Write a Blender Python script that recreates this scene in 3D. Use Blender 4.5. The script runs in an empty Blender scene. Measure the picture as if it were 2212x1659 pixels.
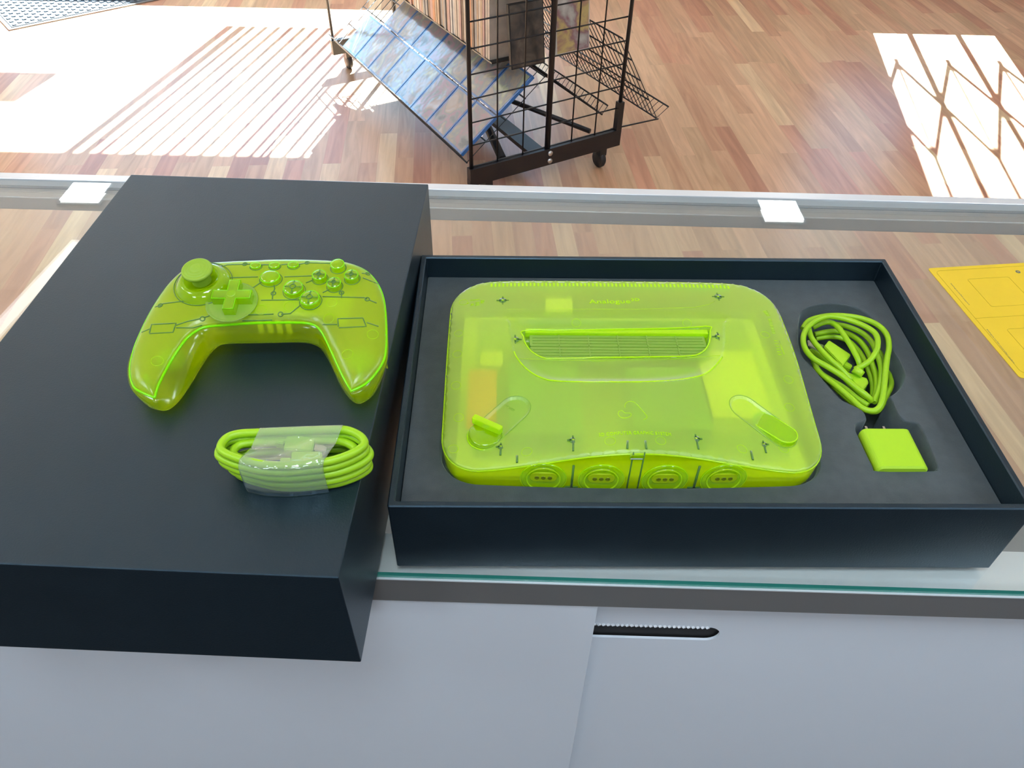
import bpy, bmesh, math, random
from mathutils import Vector, Matrix, noise
from mathutils.bvhtree import BVHTree
from mathutils.geometry import delaunay_2d_cdt
random.seed(7)
R = math.radians
sc = bpy.context.scene
col = sc.collection

# ------------------------------------------------------------------ camera
FPX, PITCH, ROLL = 1656.2649, 0.7728, 0.0200
CAMZ = 1.39
GLASS = 0.97                       # top of the counter glass
cp, sp = math.cos(PITCH), math.sin(PITCH)
cr, sr = math.cos(ROLL), math.sin(ROLL)
RT, UP, FW = Vector((1, 0, 0)), Vector((0, sp, cp)), Vector((0, cp, -sp))
XC, YC = cr * RT + sr * UP, -sr * RT + cr * UP
cam_d = bpy.data.cameras.new('camera')
cam = bpy.data.objects.new('camera', cam_d)
col.objects.link(cam)
cam.matrix_world = Matrix(((XC.x, YC.x, -FW.x, 0), (XC.y, YC.y, -FW.y, 0), (XC.z, YC.z, -FW.z, CAMZ), (0, 0, 0, 1)))
cam_d.sensor_width = 36.0
cam_d.lens = FPX / 2212 * 36
cam_d.clip_start = 0.02
sc.camera = cam
EYE = Vector((0, 0, CAMZ))

# ------------------------------------------------------------------ world, sun, exposure
sc.view_settings.view_transform = 'Standard'
sc.view_settings.look = 'None'
sc.view_settings.gamma = 1
sc.view_settings.exposure = 0.80
sc.cycles.use_denoising = True
sc.cycles.max_bounces = 14
sc.cycles.diffuse_bounces = 6
sc.cycles.transmission_bounces = 10
sc.cycles.transparent_max_bounces = 24
sc.cycles.sample_clamp_indirect = 6
sc.cycles.caustics_reflective = False
sc.cycles.caustics_refractive = False
w = bpy.data.worlds.new('sky'); sc.world = w; w.use_nodes = True
bg = w.node_tree.nodes['Background']
bg.inputs[0].default_value = (0.42, 0.70, 1.0, 1)
bg.inputs[1].default_value = 2.6
SUN_AZ, SUN_EL = R(10.5), R(40)
sd = bpy.data.lights.new('sun', 'SUN'); sd.energy = 60; sd.angle = R(0.38); sd.color = (0.72, 0.90, 1.0)
sun = bpy.data.objects.new('sun', sd); col.objects.link(sun)
sdir = Vector((math.sin(SUN_AZ) * math.cos(SUN_EL), math.cos(SUN_AZ) * math.cos(SUN_EL), math.sin(SUN_EL)))
sun.rotation_euler = sdir.to_track_quat('Z', 'Y').to_euler()
sun.location = (1, 6, 5)
YW = 4.75                           # inner face of the storefront wall
CEIL = 2.72
LIGHT_PANELS = [(-1.7, -1.9), (0.0, -1.9), (1.7, -1.9), (-1.7, -0.3), (0.0, -0.3), (1.7, -0.3), (-2.6, 0.7), (2.6, 0.7)]
PANEL_POWER = 6.5

# ------------------------------------------------------------------ helpers
def px_ray(X, Y):
    uu, vv = (X - 1106) / FPX, (829.5 - Y) / FPX
    return (FW + XC * uu + YC * vv).normalized()
def at(X, Y, z):
    d = px_ray(X, Y); return EYE + d * ((z - CAMZ) / d.z)

def link(name, me, mat=None, parent=None, smooth=False):
    o = bpy.data.objects.new(name, me); col.objects.link(o)
    if mat is not None:
        for m in (mat if isinstance(mat, (list, tuple)) else [mat]): me.materials.append(m)
    if parent is not None: o.parent = parent
    if smooth:
        for p in me.polygons: p.use_smooth = True
    return o
def tag(o, label=None, cat=None, group=None, kind=None):
    if label: o['label'] = label
    if cat: o['category'] = cat
    if group: o['group'] = group
    if kind: o['kind'] = kind
    return o
def empty(name, loc=(0, 0, 0), rz=0.0, label=None, cat=None, group=None):
    o = bpy.data.objects.new(name, None); col.objects.link(o)
    o.empty_display_size = 0.02
    o.location = loc; o.rotation_euler = (0, 0, rz)
    return tag(o, label, cat, group)

class MB:
    """collects shapes into one mesh"""
    def __init__(s): s.bm = bmesh.new()
    def box(s, lo, hi, m=None, bev=0.0, mi=0):
        x0, y0, z0 = lo; x1, y1, z1 = hi
        vs = [s.bm.verts.new(p) for p in ((x0,y0,z0),(x1,y0,z0),(x1,y1,z0),(x0,y1,z0),(x0,y0,z1),(x1,y0,z1),(x1,y1,z1),(x0,y1,z1))]
        fs = [s.bm.faces.new([vs[i] for i in f]) for f in ((0,3,2,1),(4,5,6,7),(0,1,5,4),(1,2,6,5),(2,3,7,6),(3,0,4,7))]
        for f in fs: f.material_index = mi
        if bev:
            es = list({e for f in fs for e in f.edges})
            r = bmesh.ops.bevel(s.bm, geom=es, offset=bev, segments=3, affect='EDGES', profile=0.6)
            vs = list({v for f in r['faces'] for v in f.verts} | {v for v in vs if v.is_valid})
        if m is not None: bmesh.ops.transform(s.bm, matrix=m, verts=vs)
        return s
    def tube(s, pts, r, seg=10, closed=False, caps=True, mi=0, rad=None):
        pts = [Vector(p) for p in pts]; n = len(pts); rings = []
        up = None
        for i, p in enumerate(pts):
            if closed: t = pts[(i + 1) % n] - pts[i - 1]
            else: t = pts[min(i + 1, n - 1)] - pts[max(i - 1, 0)]
            if t.length < 1e-9: t = Vector((0, 0, 1))
            t.normalize()
            if up is None:
                up = Vector((0, 0, 1)) if abs(t.z) < 0.9 else Vector((1, 0, 0))
            a = t.cross(up)
            if a.length < 1e-6: a = t.orthogonal()
            a.normalize(); b = a.cross(t).normalized(); up = b
            rr = rad[i] if rad else r
            rings.append([s.bm.verts.new(p + rr * (math.cos(2*math.pi*k/seg) * a + math.sin(2*math.pi*k/seg) * b)) for k in range(seg)])
        m = n if closed else n - 1
        for i in range(m):
            A, B = rings[i], rings[(i + 1) % n]
            off = 0
            if closed and i == n - 1:
                off = min(range(seg), key=lambda q: (B[q].co - A[0].co).length)
            for k in range(seg):
                f = s.bm.faces.new((A[k], A[(k+1) % seg], B[(k+1+off) % seg], B[(k+off) % seg])); f.smooth = True; f.material_index = mi
        if caps and not closed:
            s.bm.faces.new(list(reversed(rings[0]))).material_index = mi; s.bm.faces.new(rings[-1]).material_index = mi
        return s
    def lathe(s, prof, m=Matrix.Identity(4), seg=32, mi=0, sx=1.0, sy=1.0):
        rings = []
        for r, z in prof:
            if r < 1e-7: rings.append([s.bm.verts.new(m @ Vector((0, 0, z)))])
            else: rings.append([s.bm.verts.new(m @ Vector((r*sx*math.cos(2*math.pi*k/seg), r*sy*math.sin(2*math.pi*k/seg), z))) for k in range(seg)])
        for A, B in zip(rings, rings[1:]):
            if len(A) == 1 and len(B) == 1: continue
            for k in range(seg):
                if len(A) == 1: f = s.bm.faces.new((A[0], B[k], B[(k+1) % seg]))
                elif len(B) == 1: f = s.bm.faces.new((A[k], A[(k+1) % seg], B[0]))
                else: f = s.bm.faces.new((A[k], A[(k+1) % seg], B[(k+1) % seg], B[k]))
                f.smooth = True; f.material_index = mi
        return s
    def prism(s, poly, z0, z1, m=Matrix.Identity(4), bev=0.0, mi=0, smooth=False):
        a = [s.bm.verts.new(m @ Vector((x, y, z0))) for x, y in poly]
        n = len(poly)
        if bev:
            cx = sum(p[0] for p in poly) / n; cy = sum(p[1] for p in poly) / n
            ins = inset(poly, bev)
            b = [s.bm.verts.new(m @ Vector((x, y, z1 - bev))) for x, y in poly]
            q = [s.bm.verts.new(m @ Vector((x, y, z1 - bev * 0.3))) for x, y in inset(poly, bev * 0.3)]
            c = [s.bm.verts.new(m @ Vector((x, y, z1))) for x, y in ins]
            loops = [a, b, q, c]
        else:
            loops = [a, [s.bm.verts.new(m @ Vector((x, y, z1))) for x, y in poly]]
        for A, B in zip(loops, loops[1:]):
            for k in range(n):
                f = s.bm.faces.new((A[k], A[(k+1) % n], B[(k+1) % n], B[k])); f.material_index = mi; f.smooth = smooth
        s.bm.faces.new(list(reversed(loops[0]))).material_index = mi
        s.bm.faces.new(loops[-1]).material_index = mi
        return s
    def mesh(s, name='mesh', fix=True):
        if fix: bmesh.ops.recalc_face_normals(s.bm, faces=s.bm.faces)
        me = bpy.data.meshes.new(name); s.bm.to_mesh(me); s.bm.free(); return me
    def build(s, name, mat, parent=None, fix=True):
        return link(name, s.mesh(name, fix), mat, parent)

def inset(poly, d):
    """move each vertex of a CCW polygon inward by d"""
    n = len(poly); out = []
    area = sum(poly[i][0]*poly[(i+1) % n][1] - poly[(i+1) % n][0]*poly[i][1] for i in range(n))
    sg = 1 if area > 0 else -1
    for i in range(n):
        p0, p1, p2 = Vector(poly[i-1][:2]), Vector(poly[i][:2]), Vector(poly[(i+1) % n][:2])
        a, b = (p1 - p0), (p2 - p1)
        if a.length < 1e-9: a = b
        if b.length < 1e-9: b = a
        a.normalize(); b.normalize()
        na, nb = Vector((-a.y, a.x)) * sg, Vector((-b.y, b.x)) * sg
        m = na + nb
        if m.length < 1e-6: m = na
        m.normalize(); k = max(0.5, m.dot(na))
        q = p1 + m * (d / k); out.append((q.x, q.y))
    return out
def rrect(x0, y0, x1, y1, r, n=6):
    out = []
    for cx, cy, a0 in ((x1-r, y0+r, -90), (x1-r, y1-r, 0), (x0+r, y1-r, 90), (x0+r, y0+r, 180)):
        for k in range(n + 1):
            a = R(a0 + 90*k/n); out.append((cx + r*math.cos(a), cy + r*math.sin(a)))
    return out
def spline(pts, n=8, closed=False):
    """Catmull-Rom through the points"""
    P = [Vector(p) for p in pts]; N = len(P); out = []
    for i in range(N if closed else N - 1):
        if closed: a, b, c, d = P[(i-1) % N], P[i], P[(i+1) % N], P[(i+2) % N]
        else: a, b, c, d = P[max(i-1, 0)], P[i], P[i+1], P[min(i+2, N-1)]
        for k in range(n):
            t = k / n
            out.append(0.5*((2*b) + (c-a)*t + (2*a-5*b+4*c-d)*t*t + (3*b-a-3*c+d)*t**3))
    if not closed: out.append(P[-1])
    return out
def inside(x, y, poly):
    c = False; n = len(poly); j = n - 1
    for i in range(n):
        xi, yi = poly[i][0], poly[i][1]; xj, yj = poly[j][0], poly[j][1]
        if (yi > y) != (yj > y) and x < (xj-xi)*(y-yi)/(yj-yi)+xi: c = not c
        j = i
    return c
def edist(x, y, poly, closed=True):
    best = 1e9; n = len(poly)
    for i in range(n if closed else n-1):
        ax, ay = poly[i][0], poly[i][1]; bx, by = poly[(i+1) % n][0], poly[(i+1) % n][1]
        dx, dy = bx-ax, by-ay; L = dx*dx+dy*dy
        t = 0 if L == 0 else max(0, min(1, ((x-ax)*dx+(y-ay)*dy)/L))
        d = (x-ax-t*dx)**2+(y-ay-t*dy)**2
        if d < best: best = d
    return math.sqrt(best)
def sstep(a, b, x):
    t = max(0.0, min(1.0, (x-a)/(b-a))); return t*t*(3-2*t)
def tri_fill(outer, holes=(), pts=()):
    """constrained triangulation of a region with holes; returns verts2d, tris, index map of the outer loop and holes"""
    V, E = [], []
    for loop in (outer, *holes):
        b = len(V); n = len(loop); V += [Vector(p[:2]) for p in loop]
        E += [(b+i, b+(i+1) % n) for i in range(n)]
    V += [Vector(p[:2]) for p in pts]
    vo, eo, fo, vm, em, fm = delaunay_2d_cdt(V, E, [], 0, 1e-8)
    T = []
    for f in fo:
        cx = sum(vo[i].x for i in f)/3; cy = sum(vo[i].y for i in f)/3
        if inside(cx, cy, outer) and not any(inside(cx, cy, h) for h in holes): T.append(f)
    inv = {}
    for i, src in enumerate(vm):
        for q in src: inv[q] = i
    return vo, T, inv

# ------------------------------------------------------------------ materials
def nt(name):
    m = bpy.data.materials.new(name); m.use_nodes = True
    return m, m.node_tree.nodes, m.node_tree.links, m.node_tree.nodes['Principled BSDF']
def pm(name, c, rough=0.5, metal=0.0, spec=0.5, bump=0.0, bscale=200, var=0.0, vscale=8, coat=0.0, c2=None, sheen=0.0, stint=(1, 1, 1), ptint=(1, 1, 1)):
    m, N, L, b = nt(name)
    b.inputs['Base Color'].default_value = (*c, 1); b.inputs['Roughness'].default_value = rough
    b.inputs['Metallic'].default_value = metal; b.inputs['Specular IOR Level'].default_value = spec
    b.inputs['Coat Weight'].default_value = coat
    b.inputs['Sheen Weight'].default_value = sheen; b.inputs['Sheen Roughness'].default_value = 0.55; b.inputs['Sheen Tint'].default_value = (*stint, 1)
    b.inputs['Specular Tint'].default_value = (*ptint, 1)
    tc = N.new('ShaderNodeTexCoord')
    if var or c2:
        n = N.new('ShaderNodeTexNoise'); n.inputs['Scale'].default_value = vscale; n.inputs['Detail'].default_value = 5
        L.new(tc.outputs['Object'], n.inputs['Vector'])
        cr_ = N.new('ShaderNodeValToRGB'); cr_.color_ramp.elements[0].position = 0.35; cr_.color_ramp.elements[1].position = 0.65
        a = c; d = c2 if c2 else tuple(min(1, x*(1+var)) for x in c)
        cr_.color_ramp.elements[0].color = (*[x*(1-var) for x in a], 1); cr_.color_ramp.elements[1].color = (*d, 1)
        L.new(n.outputs['Fac'], cr_.inputs[0]); L.new(cr_.outputs[0], b.inputs['Base Color'])
    if bump:
        n = N.new('ShaderNodeTexNoise'); n.inputs['Scale'].default_value = bscale; n.inputs['Detail'].default_value = 4
        L.new(tc.outputs['Object'], n.inputs['Vector'])
        bp = N.new('ShaderNodeBump'); bp.inputs['Strength'].default_value = bump; bp.inputs['Distance'].default_value = 0.001
        L.new(n.outputs['Fac'], bp.inputs['Height']); L.new(bp.outputs[0], b.inputs['Normal'])
    return m
def schlick(N, L, ior, gain):
    f0 = ((ior-1)/(ior+1))**2
    lw = N.new('ShaderNodeLayerWeight'); lw.inputs['Blend'].default_value = 0.5
    pw = N.new('ShaderNodeMath'); pw.operation = 'POWER'; pw.inputs[1].default_value = 5.0; L.new(lw.outputs['Facing'], pw.inputs[0])
    ma = N.new('ShaderNodeMath'); ma.operation = 'MULTIPLY_ADD'; ma.use_clamp = True
    ma.inputs[1].default_value = (1-f0)*gain; ma.inputs[2].default_value = f0*gain; L.new(pw.outputs[0], ma.inputs[0]); return ma
def neon(name, dcol, tcol, clear, rcol, refr, ior=1.18, rrough=0.35, gl=1.0, grough=0.25, dt=0.5, bump=0.0, bscale=900):
    """see-through fluorescent plastic: scattering + clear + blurred refraction + surface gloss"""
    m, N, L, b = nt(name); N.remove(b); out = N['Material Output']
    def mix(f, a, c):
        x = N.new('ShaderNodeMixShader')
        if isinstance(f, float): x.inputs[0].default_value = f
        else: L.new(f, x.inputs[0])
        L.new(a, x.inputs[1]); L.new(c, x.inputs[2]); return x.outputs[0]
    D = N.new('ShaderNodeBsdfDiffuse'); D.inputs[0].default_value = (*dcol, 1)
    T = N.new('ShaderNodeBsdfTranslucent'); T.inputs[0].default_value = (*dcol, 1)
    P = N.new('ShaderNodeBsdfTransparent'); P.inputs[0].default_value = (*tcol, 1)
    F = N.new('ShaderNodeBsdfRefraction'); F.inputs[0].default_value = (*rcol, 1); F.inputs['Roughness'].default_value = rrough; F.inputs['IOR'].default_value = ior
    G = N.new('ShaderNodeBsdfAnisotropic'); G.inputs[0].default_value = (1, 1, 1, 1); G.inputs['Roughness'].default_value = grough
    mul = schlick(N, L, 1.5, gl)
    if bump:
        tc = N.new('ShaderNodeTexCoord'); n = N.new('ShaderNodeTexNoise'); n.inputs['Scale'].default_value = bscale
        L.new(tc.outputs['Object'], n.inputs['Vector'])
        bp = N.new('ShaderNodeBump'); bp.inputs['Strength'].default_value = bump; bp.inputs['Distance'].default_value = 0.0004
        L.new(n.outputs['Fac'], bp.inputs['Height'])
        for q in (D, F, G): L.new(bp.outputs[0], q.inputs['Normal'])
    s = mix(dt, D.outputs[0], T.outputs[0]); s = mix(clear, s, P.outputs[0]); s = mix(refr, s, F.outputs[0])
    s = mix(mul.outputs[0], s, G.outputs[0]); L.new(s, out.inputs[0]); return m
def clearmat(name, tint, haze=0.0, hcol=(1, 1, 1), rough=0.0, ior=1.5, gl=1.0, smudge=0.0, bump=0.0, bscale=30):
    m, N, L, b = nt(name); N.remove(b); out = N['Material Output']
    P = N.new('ShaderNodeBsdfTransparent'); P.inputs[0].default_value = (*tint, 1)
    D = N.new('ShaderNodeBsdfDiffuse'); D.inputs[0].default_value = (*hcol, 1)
    G = N.new('ShaderNodeBsdfAnisotropic'); G.inputs[0].default_value = (1, 1, 1, 1); G.inputs['Roughness'].default_value = rough
    mul = schlick(N, L, ior, gl)
    x = N.new('ShaderNodeMixShader'); x.inputs[0].default_value = haze; L.new(P.outputs[0], x.inputs[1]); L.new(D.outputs[0], x.inputs[2])
    tc = N.new('ShaderNodeTexCoord')
    if smudge:
        n = N.new('ShaderNodeTexNoise'); n.inputs['Scale'].default_value = 9; n.inputs['Detail'].default_value = 8; n.inputs['Roughness'].default_value = 0.75
        mp = N.new('ShaderNodeMapping'); mp.inputs['Scale'].default_value = (1, 2.2, 1); L.new(tc.outputs['Object'], mp.inputs[0]); L.new(mp.outputs[0], n.inputs['Vector'])
        mr = N.new('ShaderNodeMapRange'); mr.inputs['From Min'].default_value = 0.60; mr.inputs['From Max'].default_value = 0.80
        mr.inputs['To Min'].default_value = haze; mr.inputs['To Max'].default_value = haze + smudge
        L.new(n.outputs['Fac'], mr.inputs['Value']); L.new(mr.outputs[0], x.inputs[0])
    if bump:
        n = N.new('ShaderNodeTexNoise'); n.inputs['Scale'].default_value = bscale; L.new(tc.outputs['Object'], n.inputs['Vector'])
        bp = N.new('ShaderNodeBump'); bp.inputs['Strength'].default_value = bump; bp.inputs['Distance'].default_value = 0.003
        L.new(n.outputs['Fac'], bp.inputs['Height']); L.new(bp.outputs[0], G.inputs['Normal'])
    y = N.new('ShaderNodeMixShader'); L.new(mul.outputs[0], y.inputs[0]); L.new(x.outputs[0], y.inputs[1]); L.new(G.outputs[0], y.inputs[2])
    L.new(y.outputs[0], out.inputs[0]); return m
def emis(name, c, s):
    m, N, L, b = nt(name); N.remove(b); e = N.new('ShaderNodeEmission'); e.inputs[0].default_value = (*c, 1); e.inputs[1].default_value = s
    L.new(e.outputs[0], N['Material Output'].inputs[0]); return m

def floor_material():
    m, N, L, b = nt('laminate_floor')
    tc = N.new('ShaderNodeTexCoord'); mp = N.new('ShaderNodeMapping'); mp.inputs['Rotation'].default_value = (0, 0, R(90 - 5))
    mp.inputs['Location'].default_value = (0.13, 0.02, 0)
    L.new(tc.outputs['Object'], mp.inputs[0])
    def brick(off, wd, ht):
        br = N.new('ShaderNodeTexBrick'); br.inputs['Scale'].default_value = 1.0; br.inputs['Brick Width'].default_value = wd
        br.inputs['Row Height'].default_value = ht; br.inputs['Mortar Size'].default_value = 0.0007; br.inputs['Mortar Smooth'].default_value = 0.6
        br.inputs['Bias'].default_value = 0.0; br.offset = off; br.offset_frequency = 2; br.squash = 1.35; br.squash_frequency = 3
        br.inputs['Color1'].default_value = (0, 0, 0, 1); br.inputs['Color2'].default_value = (1, 1, 1, 1); br.inputs['Mortar'].default_value = (0.4, 0.4, 0.4, 1)
        L.new(mp.outputs[0], br.inputs['Vector']); return br
    br = brick(0.37, 0.62, 0.066)
    ramp = N.new('ShaderNodeValToRGB'); e = ramp.color_ramp.elements
    e[0].position = 0.0; e[0].color = (0.391, 0.178, 0.104, 1); e[1].position = 1.0; e[1].color = (0.690, 0.506, 0.305, 1)
    for p, c in ((0.2, (0.529, 0.259, 0.159, 1)), (0.4, (0.483, 0.299, 0.171, 1)), (0.6, (0.621, 0.380, 0.232, 1)), (0.8, (0.460, 0.241, 0.140, 1))):
        q = e.new(p); q.color = c
    L.new(br.outputs['Color'], ramp.inputs[0])
    mp2 = N.new('ShaderNodeMapping'); mp2.inputs['Scale'].default_value = (2.2, 26, 1); L.new(mp.outputs[0], mp2.inputs[0])
    addv = N.new('ShaderNodeVectorMath'); addv.operation = 'ADD'
    sv = N.new('ShaderNodeVectorMath'); sv.operation = 'SCALE'; sv.inputs['Scale'].default_value = 13.0
    L.new(br.outputs['Color'], sv.inputs[0]); L.new(mp2.outputs[0], addv.inputs[0]); L.new(sv.outputs[0], addv.inputs[1])
    n = N.new('ShaderNodeTexNoise'); n.inputs['Scale'].default_value = 1.2; n.inputs['Detail'].default_value = 6; n.inputs['Distortion'].default_value = 1.2
    L.new(addv.outputs[0], n.inputs['Vector'])
    gr = N.new('ShaderNodeValToRGB'); gr.color_ramp.elements[0].position = 0.3; gr.color_ramp.elements[0].color = (0.92, 0.86, 0.80, 1)
    gr.color_ramp.elements[1].position = 0.66; gr.color_ramp.elements[1].color = (1.25, 1.25, 1.22, 1)
    L.new(n.outputs['Fac'], gr.inputs[0])
    mx = N.new('ShaderNodeMix'); mx.data_type = 'RGBA'; mx.blend_type = 'MULTIPLY'; mx.inputs[0].default_value = 1.0
    L.new(ramp.outputs[0], mx.inputs[6]); L.new(gr.outputs[0], mx.inputs[7]); L.new(mx.outputs[2], b.inputs['Base Color'])
    b.inputs['Roughness'].default_value = 0.3; b.inputs['Specular IOR Level'].default_value = 0.5
    bp = N.new('ShaderNodeBump'); bp.inputs['Strength'].default_value = 0.15; bp.inputs['Distance'].default_value = 0.001
    L.new(n.outputs['Fac'], bp.inputs['Height']); L.new(bp.outputs[0], b.inputs['Normal'])
    return m

def cover_material(name, dark=0.0, ramp_cols=None, scale=14):
    """printed cover artwork of soft blotches, different on every copy"""
    m, N, L, b = nt(name)
    tc = N.new('ShaderNodeTexCoord'); oi = N.new('ShaderNodeObjectInfo')
    sv = N.new('ShaderNodeMath'); sv.operation = 'MULTIPLY'; sv.inputs[1].default_value = 40.0; L.new(oi.outputs['Random'], sv.inputs[0])
    cb = N.new('ShaderNodeCombineXYZ'); L.new(sv.outputs[0], cb.inputs[0]); L.new(sv.outputs[0], cb.inputs[2])
    ad = N.new('ShaderNodeVectorMath'); ad.operation = 'ADD'; L.new(tc.outputs['Object'], ad.inputs[0]); L.new(cb.outputs[0], ad.inputs[1])
    n = N.new('ShaderNodeTexNoise'); n.inputs['Scale'].default_value = scale; n.inputs['Detail'].default_value = 5; n.inputs['Distortion'].default_value = 0.6
    L.new(ad.outputs[0], n.inputs['Vector'])
    ramp = N.new('ShaderNodeValToRGB'); e = ramp.color_ramp.elements
    cols = ramp_cols or [(0.08, 0.10, 0.11), (0.28, 0.30, 0.30), (0.50, 0.24, 0.20), (0.30, 0.33, 0.33), (0.55, 0.48, 0.22), (0.66, 0.63, 0.58)]
    e[0].position = 0.3; e[0].color = (*cols[0], 1); e[1].position = 0.7; e[1].color = (*cols[-1], 1)
    for i, c in enumerate(cols[1:-1]): q = e.new(0.3 + 0.4*(i+1)/(len(cols)-1)); q.color = (*c, 1)
    L.new(n.outputs['Fac'], ramp.inputs[0])
    hs = N.new('ShaderNodeHueSaturation'); ma = N.new('ShaderNodeMapRange'); ma.inputs['To Min'].default_value = 0.4; ma.inputs['To Max'].default_value = 0.6
    L.new(oi.outputs['Random'], ma.inputs['Value']); L.new(ma.outputs[0], hs.inputs['Hue']); hs.inputs['Saturation'].default_value = 0.75
    L.new(ramp.outputs[0], hs.inputs['Color']); L.new(hs.outputs[0], b.inputs['Base Color'])
    b.inputs['Roughness'].default_value = 0.3; b.inputs['Coat Weight'].default_value = 0.3; b.inputs['Coat Roughness'].default_value = 0.12
    return m

M = dict(
    wall=pm('painted_wall', (0.72, 0.73, 0.73), 0.8, var=0.03, vscale=2),
    ceil=pm('ceiling_paint', (0.76, 0.80, 0.84), 0.9, var=0.03, vscale=2),
    frame=pm('window_frame_metal', (0.35, 0.35, 0.34), 0.4, metal=0.6),
    gate=pm('gate_steel', (0.12, 0.12, 0.12), 0.5, metal=0.5),
    paper=pm('black_box_paper', (0.005, 0.010, 0.015), 0.40, spec=1.0, ptint=(0.50, 0.78, 1.0), bump=0.12, bscale=900, var=0.10, vscale=25),  # blue of the reflected sky is put into the specular tint
    felt=pm('black_insert_felt', (0.045, 0.056, 0.060), 0.6, spec=0.6, ptint=(0.8, 0.95, 1.0), sheen=0.25, stint=(0.8, 0.95, 1.0), bump=0.3, bscale=1500, var=0.12, vscale=120),
    alu=pm('brushed_aluminium', (0.27, 0.27, 0.265), 0.42, metal=0.45, var=0.04, vscale=6),
    alul=pm('white_anodised_rail', (0.72, 0.75, 0.77), 0.3, metal=0.25),
    gasket=pm('grey_gasket', (0.16, 0.18, 0.19), 0.5),
    door=pm('white_laminate_door', (0.76, 0.82, 0.88), 0.45, spec=0.4, var=0.025, vscale=2.2),
    deck=pm('grey_case_deck', (0.20, 0.21, 0.22), 0.6, var=0.1, vscale=9),
    dark=pm('dark_recess', (0.02, 0.02, 0.02), 0.6),
    lime=pm('lime_cable_rubber', (0.34, 0.62, 0.012), 0.38, spec=0.45),
    limeplug=pm('lime_plug_plastic', (0.40, 0.68, 0.02), 0.42, spec=0.4),
    steel=pm('plug_steel', (0.72, 0.72, 0.70), 0.25, metal=1.0),
    wire=pm('black_rack_wire', (0.012, 0.012, 0.014), 0.38, spec=0.5),
    rubber=pm('black_caster_rubber', (0.015, 0.015, 0.017), 0.55),
    bolt=pm('bright_bolt', (0.75, 0.75, 0.75), 0.3, metal=0.9),
    blue=pm('blue_case_plastic', (0.05, 0.20, 0.55), 0.25, coat=0.5),
    yellow=pm('yellow_card', (0.80, 0.56, 0.022), 0.45, var=0.03, vscale=20),
    yline=pm('ochre_print', (0.58, 0.42, 0.02), 0.5),
    ink=pm('grey_ink', (0.16, 0.16, 0.12), 0.5),
    mat=pm('doormat_ribbed', (0.07, 0.09, 0.11), 0.8, bump=1.0, bscale=120, var=0.3, vscale=70),
    matb=pm('doormat_border', (0.16, 0.15, 0.14), 0.6),
    floor=floor_material(),
    cover=cover_material('case_cover_print'),
    dcover=cover_material('dark_cover_print', ramp_cols=[(0.02, 0.02, 0.02), (0.05, 0.04, 0.04), (0.10, 0.06, 0.05), (0.16, 0.12, 0.10)], scale=18),
    mcover=cover_material('magazine_cover_print', ramp_cols=[(0.20, 0.05, 0.10), (0.42, 0.16, 0.10), (0.60, 0.42, 0.06), (0.30, 0.12, 0.16), (0.45, 0.45, 0.42), (0.62, 0.62, 0.58)], scale=9),
)
BOOKM = [pm('spine_paper_' + n, c, 0.6, var=0.1, vscale=30) for n, c in
         (('cream', (0.55, 0.48, 0.40)), ('tan', (0.50, 0.36, 0.24)), ('orange', (0.58, 0.28, 0.14)), ('grey', (0.36, 0.35, 0.34)), ('pink', (0.52, 0.34, 0.30)), ('white', (0.62, 0.60, 0.56)), ('brown', (0.25, 0.17, 0.12)))]
GLS = clearmat('counter_glass', (0.965, 0.985, 0.97), haze=0.03, smudge=0.10)
PANE = clearmat('case_front_glass', (0.95, 0.98, 0.965), gl=0.8)
EDGE = pm('green_glass_edge', (0.03, 0.30, 0.24), 0.2, spec=0.6, coat=0.5)
TAPE = clearmat('clear_wrap_film', (0.93, 0.95, 0.93), haze=0.12, hcol=(0.8, 0.9, 0.7), rough=0.10, gl=1.5, bump=0.9, bscale=90)
BAG = clearmat('clear_plastic_sleeve', (0.97, 0.98, 0.99), haze=0.03, hcol=(0.8, 0.9, 1.0), rough=0.12, gl=1.5, bump=0.5, bscale=16)
SHELL = neon('neon_shell_frosted', (0.72, 1.15, 0.05), (0.95, 1.0, 0.16), 0.54, (0.95, 1.0, 0.16), 0.20, rrough=0.40, gl=2.4, grough=0.45, dt=0.30, bump=0.15)
SIDE = neon('neon_shell_clear', (1.05, 1.30, 0.0), (0.95, 1.0, 0.03), 0.40, (0.9, 1.0, 0.02), 0.20, rrough=0.12, gl=1.0, grough=0.12, dt=0.5)
PADB = neon('neon_controller_back', (0.98, 1.25, 0.0), (0.95, 1.0, 0.03), 0.66, (0.9, 1.0, 0.02), 0.22, rrough=0.12, gl=1.1, grough=0.15, dt=0.5)
PADM = neon('neon_controller_shell', (0.95, 1.28, 0.02), (0.94, 1.0, 0.08), 0.42, (0.92, 1.0, 0.06), 0.22, rrough=0.30, gl=1.2, grough=0.28, dt=0.5, bump=0.1)
BTN = neon('neon_button_clear', (0.85, 1.25, 0.0), (0.85, 1.0, 0.02), 0.58, (0.8, 1.0, 0.02), 0.25, rrough=0.05, gl=1.6, grough=0.06, dt=0.5)
GROOVE = neon('neon_groove', (0.22, 0.44, 0.10), (0.5, 0.8, 0.05), 0.25, (0.5, 0.8, 0.05), 0.1, grough=0.4)
SEAMM = neon('neon_seam_edge', (0.50, 1.30, 0.0), (0.6, 1.0, 0.0), 0.1, (0.6, 1.0, 0.0), 0.1, rrough=0.1, gl=1.0, grough=0.1)
RIM = neon('neon_bright_edge', (0.95, 1.30, 0.02), (0.6, 1.0, 0.05), 0.15, (0.6, 1.0, 0.05), 0.15, rrough=0.1, gl=1.0, grough=0.1)
STICK = pm('olive_stick_rubber', (0.30, 0.48, 0.035), 0.5, spec=0.4)
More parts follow.
